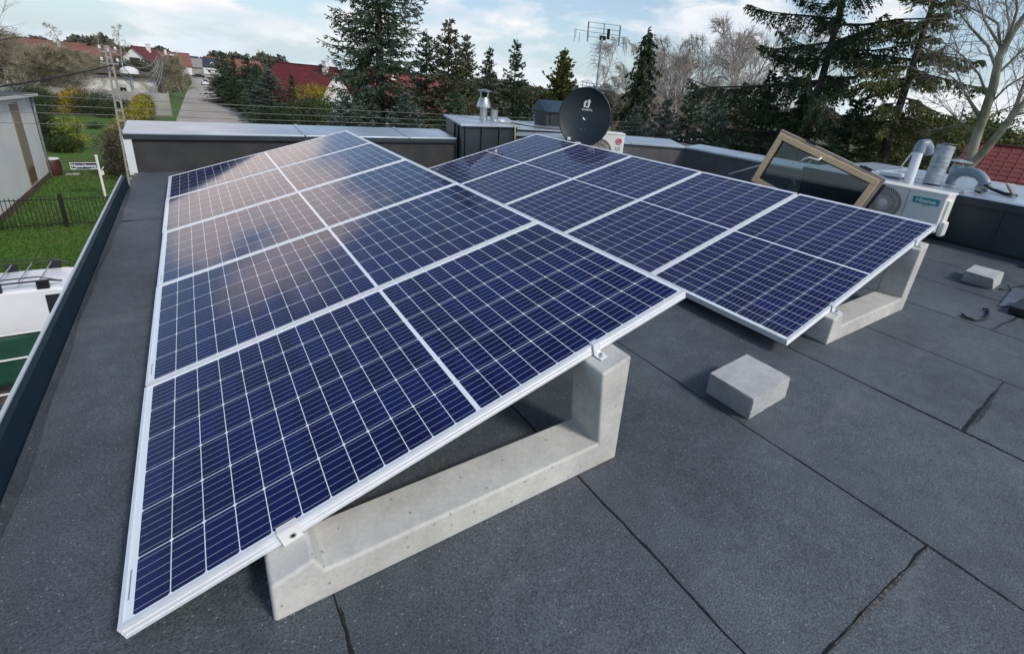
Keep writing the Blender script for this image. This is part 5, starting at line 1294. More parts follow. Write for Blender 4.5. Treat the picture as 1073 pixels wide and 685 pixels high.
# ================================================================== houses and outbuildings
M['plaster_white'] = mat('white_plaster', (.74, .735, .72), .85, var=.06, scale=.9)
M['plaster_grey'] = mat('grey_plaster', (.33, .325, .31), .9, var=.2, scale=.6)
M['roof_red'] = mat('red_roof', (.135, .022, .022), .7, var=.15, scale=1.2)
M['roof_tile'] = mat('tiled_roof', (.20, .048, .042), .75, var=.2, scale=3)
M['roof_brick'] = mat('brick_red_roof', (.19, .078, .062), .8, var=.15, scale=1)
M['roof_dark'] = mat('dark_roof', (.028, .034, .05), .55, var=.15, scale=1)
M['roof_brown'] = mat('brown_roof', (.085, .07, .052), .85, var=.25, scale=1)
M['brick'] = mat('dark_brick', (.12, .075, .055), .85, var=.2, scale=2)
def gable_house(name, label, c, w, d, hw, hr, ang, wallm, roofm, over=.4, wins=(), chim=None, dormers=0, tiles=0.0, group=None, base=GZ, top=None):
    """w along the ridge, d across; ridge direction rotated by ang"""
    t = thing(name, label, 'house', (0, 0, 0), group)
    mb = MB(); mb.prism([(-w / 2, -d / 2, 0), (-w / 2, d / 2, 0), (-w / 2, d / 2, hw), (-w / 2, 0, hw + hr), (-w / 2, -d / 2, hw)], (w, 0, 0)); mb.build('wall', wallm, t)
    mb = MB(); sl = hr / (d / 2)
    for s in (-1, 1):
        e = (0, s * (d / 2 + over), hw - over * sl); L = math.hypot(d / 2 + over, hr + over * sl)
        mb.prism([(-w / 2 - over, 0, hw + hr + .02), (-w / 2 - over, e[1], e[2] + .02), (-w / 2 - over, e[1], e[2] + .16), (-w / 2 - over, 0, hw + hr + .18)], (w + 2 * over, 0, 0))
        if tiles:
            n = int(L / tiles)
            for i in range(n):
                f = (i + .5) / n; y = s * (d / 2 + over) * f; z = hw + hr + .18 - (hr + over * sl) * f
                mb.obox((0, y, z + .012), (w / 2 + over, 0, 0), (0, s * .03, -.03 * sl), (0, .012 * sl, .012))
            for i in range(int((w + 2 * over) / tiles)):
                x = -w / 2 - over + tiles * (i + .5)
                a = Vector((x, 0, hw + hr + .185)); b = Vector((x, e[1], e[2] + .165)); mb.bar(a, b, .05, .05)
    rf = mb.build('roof', roofm, t)
    mb = MB(); mb.box(-w / 2 - over, w / 2 + over, -.12, .12, hw + hr + .17, hw + hr + .25); mb.build('ridge', roofm, rf)
    for s in (-1, 1):
        mb = MB(); mb.box(-w / 2 - over, w / 2 + over, s * (d / 2 + over) - .06, s * (d / 2 + over) + .06, hw - over * sl - .05, hw - over * sl + .05); mb.build('gutter', M['antr_lit'], rf)
    if chim:
        for cx_ in chim:
            mb = MB(); mb.box(cx_ - .3, cx_ + .3, -.9, -.3, hw + hr - 1.2, hw + hr + .8); mb.box(cx_ - .36, cx_ + .36, -.96, -.24, hw + hr + .8, hw + hr + .9); mb.build('chimney', M['plaster_white'], rf)
    for side, u, z, ww, hh in wins:
        fr, gl = MB(), MB()
        if side in ('s', 'n'):
            y = (-d / 2 if side == 's' else d / 2); s = -1 if side == 's' else 1
            fr.box(u - ww / 2 - .07, u + ww / 2 + .07, y - .03 if s < 0 else y, y if s < 0 else y + .03, z - .07, z + hh + .07)
            gl.box(u - ww / 2, u + ww / 2, y - .042 if s < 0 else y + .0305, y - .0305 if s < 0 else y + .042, z, z + hh)
        else:
            x = -w / 2 if side == 'w' else w / 2; s = -1 if side == 'w' else 1
            fr.box(x - .03 if s < 0 else x, x if s < 0 else x + .03, u - ww / 2 - .07, u + ww / 2 + .07, z - .07, z + hh + .07)
            gl.box(x - .042 if s < 0 else x + .0305, x - .0305 if s < 0 else x + .042, u - ww / 2, u + ww / 2, z, z + hh)
        f_ = fr.build('window', M['white_paint'], t); gl.build('pane', M['dark_glass'], f_)
    for i in range(dormers):
        u = -w / 2 + w * (i + .5) / dormers; y0 = -d * .36; z0 = hw + hr * .28 - .1
        mb = MB(); mb.prism([(u - .9, y0, z0), (u + .9, y0, z0), (u + .9, y0, z0 + 1.1), (u, y0, z0 + 1.9), (u - .9, y0, z0 + 1.1)], (0, 2.0, 0)); dm = mb.build('dormer', wallm, t)
        mb = MB(); 
        for s in (-1, 1): mb.prism([(u, y0 - .2, z0 + 2.0), (u + s * 1.2, y0 - .2, z0 + .95), (u + s * 1.2, y0 - .2, z0 + 1.07), (u, y0 - .2, z0 + 2.12)], (0, 2.4, 0))
        mb.build('dormer_roof', roofm, dm)
        mb = MB(); mb.box(u - .5, u + .5, y0 - .03, y0 - .002, z0 + .15, z0 + 1.15); mb.build('dormer_window', M['dark_glass'], dm)
    t.location = (c[0], c[1], base); t.rotation_euler = (0, 0, ang)
    if top: t.scale = (top / (hw + hr + .2),) * 3
    return t
# white neighbour house at the left edge: its wall faces the lawn
hx = -6.72
t = thing('white_house', 'white plastered house with a tall brown window strip at the left edge', 'house', (-9.7, 31, GZ))
mb = MB(); mb.prism([(hx, 21.5, GZ), (hx, 36.6, GZ), (hx, 36.6, -1.62), (hx, 21.5, -1.05)], (-6, 0, 0)); mb.build('wall', M['plaster_white'], t)
mb = MB(); mb.box(hx + .001, hx + .035, 21.5, 36.62, GZ, GZ + .32); mb.build('plinth', M['brick'], t)
mb = MB(); mb.prism([(hx + .28, 21.3, -1.03), (hx + .28, 36.95, -1.62), (hx + .28, 36.95, -1.50), (hx + .28, 21.3, -.90)], (-6.6, 0, 0)); rf = mb.build('roof', M['roof_dark'], t)
mb = MB(); mb.prism([(hx + .283, 21.3, -1.06), (hx + .283, 36.96, -1.66), (hx + .283, 36.96, -1.52), (hx + .283, 21.3, -.92)], (.02, 0, 0)); mb.build('fascia', M['white_paint'], rf)
wy0, wy1 = 32.55, 33.95
mb = MB(); mb.box(hx + .002, hx + .022, wy0, wy1, GZ + .40, -1.75); wf = mb.build('window_strip', mat('brown_panel', (.26, .20, .135), .6, var=.1, scale=1.5), t)
mb = MB(); mb.box(hx + .023, hx + .03, wy0 + .12, wy1 - .12, GZ + .50, GZ + 1.15); mb.build('lower_pane', mat('reddish_pane', (.16, .085, .07), .3), wf)
mb = MB(); mb.box(hx + .023, hx + .028, wy0 + .08, wy1 - .08, GZ + 1.30, -1.9); mb.build('upper_panel', mat('brown_panel_light', (.30, .24, .165), .5), wf)
mb = MB().tube([(hx + .10, 36.5, -1.65), (hx + .10, 36.55, -1.9), (hx + .07, 36.55, GZ + .05)], .055, 8); mb.build('downpipe', M['galv'], t, smooth='all')
# rain barrel by the corner
p = G_(54, 184)
bt = thing('rain_barrel', 'dark red rain barrel with white lid at the white house corner', 'barrel', (p.x + .1, p.y, GZ))
b_ = Vector((p.x + .1, p.y, GZ)); mb = MB().lathe([(.34, 0), (.40, .2), (.42, .45), (.40, .75), (.36, .92)], b_, 20); mb.build('drum', mat('barrel_plastic', (.07, .022, .018), .5), bt, smooth=True)
mb = MB().lathe([(.40, .925), (.41, .96), (.30, 1.0), (.01, 1.0)], b_, 20); mb.build('lid', M['white_paint'], bt, smooth=True)
o = MB().box(b_.x + .5, b_.x + 1.1, b_.y - .1, b_.y + .35, GZ + .014, GZ + .07).build('paving_slab', M['plaster_grey'], None, bevel=.01); tag(o, 'pale paving slab on the grass beside the rain barrel', 'paving slab')
# grey garden wall
y0 = 74.0
t = thing('garden_wall', 'long grey concrete slab wall across the end of the garden', 'garden wall', (-10, y0, GZ))
mb = MB()
for i in range(14):
    x = -29.8 + 2.0 * i
    mb.box(x + .08, x + 1.92, y0 - .04, y0 + .04, GZ, GZ + 2.55)
mb.build('wall_panel', M['plaster_grey'], t)
mb = MB()
for i in range(15): mb.box(-29.8 + 2.0 * i - .075, -29.8 + 2.0 * i + .075, y0 - .08, y0 + .08, GZ, GZ + 2.68)
mb.build('wall_post', M['plaster_grey'], t)
# run-down white building behind it
t = thing('white_outbuilding', 'run down low white building with flat dark roof behind the grey wall', 'outbuilding', (-11, 100, GZ))
mb = MB(); mb.box(-19.5, -3.9, 96, 104, GZ, GZ + 3.35); mb.build('wall', mat('stained_white', (.74, .74, .72), .9, var=.12, scale=.6, alt=(.33, .31, .27), altscale=.35, altramp=(.52, .66)), t)
mb = MB(); mb.prism([(-24, 95.2, GZ + 3.85), (-3.4, 95.2, GZ + 3.38), (-3.4, 95.2, GZ + 3.62), (-24, 95.2, GZ + 4.15)], (0, 9.6, 0)); mb.build('roof', M['roof_brown'], t)
for x, w, z0, z1, nm in ((-15.3, 1.5, .0, 1.6, 'doorway'), (-16.0, .5, 1.7, 2.9, 'window'), (-7.6, .7, 1.2, 1.7, 'window'), (-7.9, .5, .4, .8, 'window')):
    mb = MB(); mb.box(x - w / 2, x + w / 2, 95.97, 95.998, GZ + z0, GZ + z1); mb.build(nm, M['black'], t)
o = MB().lathe([(1.05, 0), (1.0, .45), (.6, .8), (.05, .92)], (0, 0, 0), 20); p = spot(135, 73, 90)
for k in range(1): pass
o = o.build('white_dome', M['white_paint'], None, smooth=True); o.location = (p[0].x, p[0].y, GZ + p[1] - .5); tag(o, 'small white domed cover beside the utility pole', 'cover')
mb = MB().tube([(p[0].x, p[0].y, GZ), (p[0].x, p[0].y, GZ + p[1] - .5)], .18, 8); q = mb.build('cover_post', M['galv'], None); q.location = (0, 0, 0)
q.location = (p[0].x, p[0].y, GZ); q.parent = o; q.location = (0, 0, -(p[1] - .5))
# red roofed houses on the left, beyond
loc, h = spot(82, 44, 165); gable_house('red_roof_house', 'long house with brick red roof behind the white stemmed birch', loc, 17, 10, 3.2, 4.6, .05, M['plaster_grey'], M['roof_brick'], wins=[('s', u, 1.0, 1.2, 1.3) for u in (-9, -5, -1, 3, 7)], chim=(-4, 6), group='red roofed houses on the left', top=h * .9)
loc, h = spot(48, 42, 180); gable_house('red_roof_house', 'pinkish roofed house half hidden by trees near the left edge', loc, 16, 10, 3.2, 4.8, -.1, M['plaster_white'], M['roof_brick'], wins=[('s', u, 1.0, 1.2, 1.3) for u in (-5, -1, 3)], chim=(2,), group='red roofed houses on the left', top=h)
loc, h = spot(148, 44, 150); gable_house('red_roof_house', 'bright red roofed house with arched gable left of the road', loc, 8.5, 7.5, 2.9, 3.8, 1.25, M['plaster_white'], M['roof_red'], wins=[('w', -2, .9, 1.2, 1.3), ('w', 2, .9, 1.2, 1.3), ('w', 0, 3.2, 1.6, 1.6), ('s', -2, .9, 1.3, 1.3), ('s', 2, .9, 1.3, 1.3)], chim=(1,), group='red roofed houses on the left', top=h * .88)
loc, h = spot(168, 50, 212); gable_house('red_roof_house', 'pale house with red roof farther down the left side of the road', loc, 9, 9, 3.2, 4.2, .3, M['plaster_white'], M['roof_brick'], wins=[('s', -3, 1, 1.2, 1.3), ('s', 1, 1, 1.2, 1.3), ('w', 0, 3.6, 1.2, 1.3)], chim=(1,), group='red roofed houses on the left', top=h * .86)
loc, h = spot(181, 51, 236); gable_house('red_roof_house', 'row end house with red roof just before the far crossing', loc, 9, 9, 3.2, 4.2, .1, M['plaster_white'], M['roof_brick'], wins=[('s', -3, 1, 1.2, 1.3), ('s', 1, 1, 1.2, 1.3)], chim=(1,), group='red roofed houses on the left', top=h * .86)
# houses at the end of the road
loc, h = spot(212, 60, 262); gable_house('dark_roof_house', 'white house with dark blue roof and dormer at the end of the road', loc, 17, 12, 4.6, 5.6, .12, M['plaster_white'], M['roof_dark'], wins=[('s', u, 1.2, 1.5, 1.5) for u in (-6, -2, 2, 6)] + [('e', 0, 5.2, 1.6, 1.6)], chim=(-2,), dormers=2, top=h)
loc, h = spot(190, 60, 255); gable_house('grey_roof_house', 'low house with grey roof left of the dark blue roof', loc, 15, 9, 3.0, 3.4, -.1, M['plaster_grey'], mat('grey_roof', (.25, .24, .22), .8, var=.1), wins=[('s', -4, 1, 1.3, 1.3), ('s', 2, 1, 1.3, 1.3)], chim=(3,), top=h)
loc, h = spot(226, 60, 300); gable_house('brown_roof_house', 'house with brown roof peeping out right of the dark blue roof', loc, 16, 11, 4.6, 5.8, .4, M['plaster_grey'], M['roof_brick'], wins=[('s', -4, 1.3, 1.4, 1.4), ('s', 3, 1.3, 1.4, 1.4)], chim=(2,), top=h)
loc, h = spot(255, 60, 190); gable_house('red_roof_house', 'house with dull red roof peeping over the roadside conifers', loc, 12, 11, 4.0, 5.4, .3, M['plaster_grey'], M['roof_brick'], wins=[('s', -5, 1.3, 1.4, 1.4), ('s', 3, 1.3, 1.4, 1.4)], chim=(2,), top=h * .9)
# big red roof behind the conifers
p0, p1 = at_d(294, 66, 78), at_d(352, 70, 72)
t = gable_house('red_metal_roof_house', 'house with long dark red metal roof among conifers beyond the parapet', ((p0.x + p1.x) / 2, (p0.y + p1.y) / 2 + 1), 9.3, 8, 2.7, 4.3, math.atan2(p1.y - p0.y, p1.x - p0.x), M['plaster_white'], M['roof_red'], wins=[('s', -3, .9, 1.3, 1.3), ('s', 1, .9, 1.3, 1.3), ('w', 0, 3.0, 1.2, 1.3)], chim=(3.6,), tiles=.8)
p0 = at_d(425, 72, 68)
gable_house('tiled_roof_house', 'house with red tiled roof showing through the big spruce limbs', (p0.x, p0.y), 10, 9, 3.0, 4.0, .1, M['plaster_white'], M['roof_tile'], wins=[('s', -2, 1, 1.3, 1.3), ('s', 2, 1, 1.3, 1.3)], chim=(-2,), tiles=.55)
p0 = at_d(567, 95, 92)
gable_house('far_house', 'far house with pink and blue roofs seen between spruces and thuja', (p0.x, p0.y), 8, 7, 3.0, 3.0, .2, M['plaster_white'], mat('pinkish_roof', (.30, .12, .12), .7), wins=[('s', -2, 1, 1.3, 1.3), ('s', 1.5, 1, 1.3, 1.3)], chim=(2,))
p0 = at_d(615, 90, 58)
gable_house('brown_roof_house', 'house with mossy brown roof behind the birch and dish', (p0.x, p0.y), 9.5, 8, 3.2, 3.6, -.55, M['plaster_grey'], M['roof_brown'], wins=[('s', -2, 1, 1.3, 1.3)], chim=(-3,))
p0 = at_d(690, 104, 75)
gable_house('red_roof_house', 'house with red roof glimpsed below the weeping spruce', (p0.x, p0.y), 9, 8, 2.8, 3.2, -.5, M['plaster_white'], M['roof_tile'], wins=[('s', -2, 1, 1.3, 1.3)], chim=(2,), tiles=.6, top=p0.z - GZ + .25)
p0 = at_d(1052, 150, 27)
gable_house('tiled_roof_house', 'house with bright red tiled roof at the right edge beyond the ledge', (p0.x + 2.0, p0.y - 2.4), 7.0, 7.0, 4.6, 1.75, -1.45, M['plaster_white'], M['roof_tile'], wins=[('s', -2, 1, 1.3, 1.3)], tiles=.34)
# far wood closing the horizon
rs = np.random.default_rng(90)
n = 60000
ang = R(90) - (rs.uniform(-30, 110, n)) * math.pi / 180; Dd = rs.uniform(330, 480, n)
hh = 7.5 + 2.5 * np.sin(ang * 31) + 1.8 * np.sin(ang * 83 + 1) + 1.2 * np.sin(ang * 190)
P = np.stack([np.cos(ang) * Dd, np.sin(ang) * Dd, GZ + hh * np.sqrt(rs.random(n))], 1)
V, F = blades(P, unit(rs.normal(size=(n, 3)) + np.array([0, 0, .4])), rs.uniform(1.2, 2.6, n), .8, rs)
o = arrays_mesh('forest', V, F, M['far_leaf']); tag(o, kind='stuff')
# mid-distance copses between the houses
rr = random.Random(12); cps = None
V, F = leafy_mesh(91, clumpy(92, 5, 5, 7, 26, .8, .33), 9000, .13, .34)
for i in range(46):
    az = R(-14 + 92 * (i + .5) / 46 + rr.uniform(-.8, .8)); D = rr.uniform(120, 280)
    if -4 < math.degrees(az) < 3.2: D = rr.uniform(290, 320)
    loc = (CAM_LOC.x + math.sin(az) * D, CAM_LOC.y + math.cos(az) * D, GZ); s = rr.uniform(.6, 1.1)
    lab = 'roundish dull green tree among the distant houses'
    if cps is None:
        cps = thing('distant_tree', lab, 'tree', (0, 0, 0), 'distant trees'); arrays_mesh('crown', V, F, M['far_leaf'], cps); mb = MB().tube([(0, 0, 0), (0, 0, 3)], .25, 6); mb.build('trunk', M['bark'], cps)
        cps.location = loc; cps.scale = (s, s, s * .9)
    else: dup(cps, loc, i * 1.7, (s, s, s * rr.uniform(.75, 1.05)), lab, 'distant trees')

# ================================================================== fence, sign, poles, wires
fy = 25.75
t = thing('iron_fence', 'black iron garden fence along the lawn by the white house', 'fence', (-4.6, fy, GZ))
for x in (-6.55, -4.58, -2.75):
    mb = MB(); mb.box(x - .05, x + .05, fy - .05, fy + .05, GZ, GZ + 1.38); mb.box(x - .06, x + .06, fy - .06, fy + .06, GZ + 1.38, GZ + 1.42); mb.build('fence_post', M['black'], t)
mb = MB()
for z in (.15, 1.18): mb.box(-6.5, -2.8, fy - .015, fy + .015, GZ + z, GZ + z + .035)
mb.build('rail', M['black'], t)
mb = MB(); x = -6.40
while x < -2.85:
    mb.box(x - .010, x + .010, fy - .010, fy + .010, GZ + .08, GZ + 1.30); x += .125
mb.build('railing_bar', M['black'], t)
mb = MB(); mb.box(-6.66, -6.42, fy - .62, fy - .40, GZ, GZ + 1.5); o = mb.build('gate_pillar', mat('maroon_paint', (.05, .014, .014), .5), t)
# street name sign
p = G_(110.5, 206); sb = Vector((p.x, p.y, GZ))
tpz = at_y(100.5, 163.5, sb.y)
t = thing('street_sign', 'white framed dark blue street name sign on white post', 'street sign', sb)
mb = MB().tube([sb, Vector((tpz.x, sb.y, tpz.z))], .055, 10); mb.lathe([(.07, 0), (.07, .06), (.01, .09)], Vector((tpz.x, sb.y, tpz.z - .03)), 10); mb.build('post', M['white_paint'], t, smooth=True)
sz = at_y(86, 174, sb.y).z; x1 = tpz.x - .03; x0 = at_y(73.5, 174, sb.y).x
mb = MB(); mb.box(x0, x1, sb.y - .025, sb.y + .02, sz - .165, sz + .165); pl = mb.build('plate', M['white_paint'], t)
mb = MB(); mb.box(x0 + .025, x1 - .02, sb.y - .031, sb.y - .0255, sz - .105, sz + .142); f_ = mb.build('name_field', mat('navy', (.008, .016, .055), .4), pl)
mb = MB(); mb.box(x0 + .05, x1 - .04, sb.y - .033, sb.y - .0315, sz - .150, sz - .095); mb.build('pale_band', mat('pale_blue_band', (.45, .58, .66), .5), pl)
mb = MB(); rr = random.Random(2); x = x0 + .22
while x < x1 - .28:
    w = rr.uniform(.02, .05); hgt = rr.uniform(.02, .05) ; mb.box(x, x + w, sb.y - .035, sb.y - .0335, sz - .140, sz - .140 + hgt + .02); x += w + .004
mb.build('skyline', mat('skyline_blue', (.01, .04, .12), .5), pl)
text('sign_text', 'Mazurkowa', M['white_mark'], pl, ((x0 + x1) / 2, sb.y - .034, sz + .01), (1, 0, 0), (0, 0, 1), .19, bold=.005)
text('small_text', 'ulica', M['grey_mark'], pl, ((x0 + x1) / 2, sb.y - .034, sz + .095), (1, 0, 0), (0, 0, 1), .07, bold=.002)
mb = MB(); c = Vector((tpz.x + .10, sb.y, sz - .35)); mb.obox(c, (.06, 0, .0), (0, .03, 0), (0, 0, .11)); mb.bar(c + Vector((-.02, 0, .14)), c + Vector((.10, 0, .30)), .03, .03); mb.build('bracket_sign', M['white_paint'], t)
# concrete utility pole with ladder openings
ptop = at_y(112, 49, 33.2); pb = Vector((ptop.x - .05, 33.2, GZ))
t = thing('utility_pole', 'tall concrete utility pole with ladder openings behind the lawn', 'utility pole', pb)
mb = MB(); H_ = ptop.z - GZ; lx = ptop.x - pb.x
dv = Vector((lx, 0, H_))
for s in (-1, 1):
    a = pb + Vector((s * .19, 0, 0)); b = pb + dv + Vector((s * .08, 0, 0)); mb.bar(a, b, .08, .16, (0, 1, 0))
for i in range(15):
    f = i / 14; c = pb + dv * f; mb.obox(c, (.15 - .08 * f, 0, 0), (0, .07, 0), (0, 0, .06))
f_ = mb.build('shaft', mat('pole_concrete', (.28, .26, .235), .9, var=.15, scale=2), t)
mb = MB()
top = pb + dv
for s in (-1, 1):
    for dz in (-.25, -.8):
        mb.tube([top + Vector((0, 0, dz)), top + Vector((s * .30, 0, dz)), top + Vector((s * .30, 0, dz + .12))], .03, 5)
mb.build('insulator_arm', M['galv'], t)
for s in (-1, 1):
    for dz in (-.13, -.68):
        mb = MB().lathe([(.04, 0), (.075, .03), (.045, .06), (.07, .10), (.03, .15)], top + Vector((s * .30, 0, dz)), 10); mb.build('insulator', M['white_paint'], t, smooth=True)
# second, slimmer pole by the road
p2 = G_(172.5, 121); t2 = at_y(167.5, 58, p2.y)
t = thing('utility_pole', 'slim dark utility pole with street lamp at the left road edge', 'utility pole', p2)
mb = MB().tube([p2, (t2.x, p2.y, t2.z)], [.13, .09], 8); mb.build('shaft', mat('dark_pole', (.10, .09, .08), .9), t)
mb = MB().tube([(t2.x, p2.y, t2.z - .2), (t2.x + .5, p2.y, t2.z + .1), (t2.x + 1.0, p2.y, t2.z + .12)], .035, 6); mb.build('lamp_arm', M['galv'], t)
mb = MB(); mb.box(t2.x + .9, t2.x + 1.35, p2.y - .12, p2.y + .12, t2.z + .07, t2.z + .18); mb.build('lamp_head', M['white_paint'], t, bevel=.04)
p3 = G_(175, 100); t3 = at_y(174.5, 61, p3.y)
t = thing('lamp_post', 'thin street lamp with flat white head farther along the road', 'street lamp', p3)
mb = MB().tube([p3, (t3.x, p3.y, t3.z)], [.10, .06], 8); mb.build('shaft', M['galv'], t); mb = MB(); mb.box(t3.x - .1, t3.x + .75, p3.y - .2, p3.y + .2, t3.z - .05, t3.z + .07); mb.build('lamp_head', M['white_paint'], t, bevel=.04)
def wire(a, b, sag, r, label, group=None, n=24, m_=None, name='wire'):
    a, b = Vector(a), Vector(b); pts = [a.lerp(b, i / n) - Vector((0, 0, sag * 4 * (i / n) * (1 - i / n))) for i in range(n + 1)]
    o = MB().tube(pts, r, 5).build(name, m_ or M['wire'], None, fix=False, smooth='all'); return tag(o, label, 'wire', group)
M['wire'] = mat('wire', (.16, .16, .16), .5)
for i, (z, lab) in enumerate(((.22, 'topmost of the four wires crossing behind the rear parapet'), (.03, 'second wire from the top of the four crossing behind the parapet'), (-.13, 'third wire from the top of the four crossing behind the parapet'), (-.36, 'lowest of the four wires crossing behind the rear parapet'))):
    wire((-22, 14.0, z - .12), (34, 14.6, z - .02), .10, .0075, lab, 'street wires behind the parapet', 40)
wire(top + Vector((.1, 0, -.85)), at_y(-80, 101, 24), .12, .035, 'thick black cable running from the concrete pole to the left edge', None, m_=M['black'])
for i in range(5):
    s = (-1, 1, -1, 1, 1)[i]; dz = (-.02, -.02, -.57, -.57, -.95)[i]
    wire(top + Vector((s * .30 if i < 4 else .1, 0, dz)), (t2.x + (i - 2) * .1, p2.y, t2.z - .15 * i), 1.2 + .3 * i, .020, ('highest', 'second highest', 'middle', 'second lowest', 'lowest')[i] + ' sagging wire strung from the concrete pole to the slim pole', 'wires between the poles', m_=M['galv'])

# ================================================================== van, screen fence, cars, person
def car_mesh(t, L, Wd, prof, m_body, wheel_r, wheel_x, glass_poly, glass_m, side_w=.0):
    """profile in x,z extruded across y, narrower at roof height"""
    zmax = max(p[1] for p in prof); bm = bmesh.new()
    ys = [-Wd / 2, -Wd / 2 * .96, Wd / 2 * .96, Wd / 2]
    rings = []
    for i, y in enumerate((-1, -.93, .93, 1)):
        ring = []
        for x, z in prof:
            f = 1 - .16 * max(0, (z - zmax * .55) / (zmax * .45)); ins = .06 if abs(y) == 1 else 0
            ring.append(bm.verts.new((x * (1 - ins * .3), y * Wd / 2 * f, z - (ins * .5 if z > zmax * .8 else 0))))
        rings.append(ring)
    n = len(prof); bm.faces.new(rings[0]); bm.faces.new(rings[-1][::-1])
    for a, b in zip(rings, rings[1:]):
        for i in range(n): bm.faces.new((a[i], b[i], b[(i + 1) % n], a[(i + 1) % n]))
    bmesh.ops.recalc_face_normals(bm, faces=bm.faces)
    me = bpy.data.meshes.new('car_body'); bm.to_mesh(me); bm.free()
    o = link('body', me, m_body, t); bv = o.modifiers.new('edge', 'BEVEL'); bv.width = .05; bv.segments = 3; bv.limit_method = 'ANGLE'; bv.angle_limit = R(25)
    for p in me.polygons: p.use_smooth = True
    me.set_sharp_from_angle(angle=R(50))
    for x in wheel_x:
        for s in (-1, 1):
            mb = MB().lathe([(wheel_r * .62, -.11), (wheel_r * .95, -.10), (wheel_r, -.06), (wheel_r, .06), (wheel_r * .95, .10), (wheel_r * .62, .11)], (x, s * (Wd / 2 - .10), wheel_r), 20, (Vector((1, 0, 0)), Vector((0, 0, 1)), Vector((0, s, 0))))
            w = mb.build('wheel', M['black'], t, smooth=True)
            mb = MB().lathe([(wheel_r * .6, .0), (wheel_r * .6, .02), (.02, .035)], (x, s * (Wd / 2 - .10) + s * .10, wheel_r), 14, (Vector((1, 0, 0)), Vector((0, 0, 1)), Vector((0, s, 0)))); mb.build('rim', M['galv'], w)
    return o
def slanted_pane(t, name, pts, m_, th=.012):
    a, b, c = (Vector(p) for p in pts[:3]); nn_ = (b - a).cross(c - a).normalized()
    mb = MB().prism([Vector(p) for p in pts], nn_ * th); return mb.build(name, m_, t)
# white van with a roof rack, nose to the right
vc = Vector((-3.85, 14.15, GZ)); M['van_white'] = mat('van_white', (.74, .76, .78), .25, var=.03)
t = thing('white_van', 'white panel van with black roof rack parked by the lawn', 'van', (0, 0, 0))
vp = [(-2.9, .35), (2.75, .35), (2.85, .75), (2.70, 1.02), (1.95, 1.22), (1.30, 1.86), (1.05, 1.93), (-2.75, 1.95), (-2.88, 1.8)]
car_mesh(t, 5.7, 1.7, vp, M['van_white'], .31, (1.95, -1.9), None, None)
slanted_pane(t, 'windscreen', [(1.93, -.70, 1.27), (1.93, .70, 1.27), (1.36, .62, 1.82), (1.36, -.62, 1.82)], M['dark_glass'])
for s in (-1, 1):
    slanted_pane(t, 'side_window', [(1.72, s * .835, 1.22), (.85, s * .835, 1.22), (.85, s * .765, 1.78), (1.24, s * .765, 1.78)][:: (1 if s < 0 else -1)], M['dark_glass'], .02)
    mb = MB(); mb.box(1.62, 1.80, s * .86 - .08, s * .86 + .08, 1.18, 1.42); mb.build('wing_mirror', M['black'], t, bevel=.03)
    mb = MB(); mb.box(2.70, 2.84, s * .62 - .14, s * .62 + .14, .80, .98); mb.build('headlight', M['galv'], t, bevel=.03)
rk = thing('roof_rack', 'black roof rack of thin bars fixed on the white van', 'roof rack', (0, 0, 0))
mb = MB()
for s in (-1, 1):
    mb.tube([(-2.7, s * .66, 2.10), (.95, s * .66, 2.10), (1.15, s * .60, 2.03)], .020, 6); mb.tube([(-2.7, s * .66, 2.20), (.8, s * .66, 2.20), (1.12, s * .62, 2.05)], .014, 6)
mb.build('side_rail', M['black'], rk)
mb = MB()
for i in range(11): mb.tube([(-2.6 + .34 * i, -.66, 2.10), (-2.6 + .34 * i, .66, 2.10)], .015, 6)
mb.build('cross_bar', M['galv'], rk)
for x in (-2.2, -1.0, .1, .85):
    for s in (-1, 1): mb = MB(); mb.box(x - .10, x + .10, s * .68 - .05, s * .68 + .05, 1.93, 2.11); mb.build('rack_foot', M['black'], rk)
for o in (t, rk): o.location = vc
# green screen on a tube frame in front of the van
sy = 12.35
t = thing('screen_fence', 'dark green screen stretched on white tube frame before the van', 'screen fence', (-4.5, sy, GZ))
rs_ = random.Random(9); nx_, nz_ = 40, 8; vs = []
for j in range(nz_ + 1):
    for i in range(nx_ + 1):
        x = -8.5 + 6.3 * i / nx_; z = GZ + .22 + 1.18 * j / nz_; vs.append((x, sy + .03 * math.sin(i * .9 + j * .3) * (1 if 0 < j < nz_ else .2) + rs_.uniform(-.008, .008), z))
mb = MB().add(vs, [(j * (nx_ + 1) + i, j * (nx_ + 1) + i + 1, (j + 1) * (nx_ + 1) + i + 1, (j + 1) * (nx_ + 1) + i) for j in range(nz_) for i in range(nx_)])
o = mb.build('screen', mat('green_net', (.010, .065, .040), .6, var=.25, scale=1.5), t, fix=False, smooth='all'); o.modifiers.new('thick', 'SOLIDIFY').thickness = .006
mb = MB()
for z in (.85, ): mb.tube([(-8.5, sy - .06, GZ + z), (-2.2, sy - .06, GZ + z)], .022, 6)
mb.tube([(-8.5, sy - .05, GZ + 1.41), (-2.2, sy - .05, GZ + 1.41)], .02, 6); mb.tube([(-8.5, sy - .06, GZ + .06), (-2.2, sy - .06, GZ + .06)], .022, 6)
mb.build('rail', M['white_paint'], t)
mb = MB()
for x in (-8.2, -6.0, -3.95, -2.3): mb.tube([(x, sy - .03, GZ), (x, sy - .03, GZ + 1.44)], .022, 6); mb.tube([(x, sy - .03, GZ + .75), (x + .18, sy - .6, GZ + .02)], .02, 6)
mb.build('fence_post', M['galv'], t)
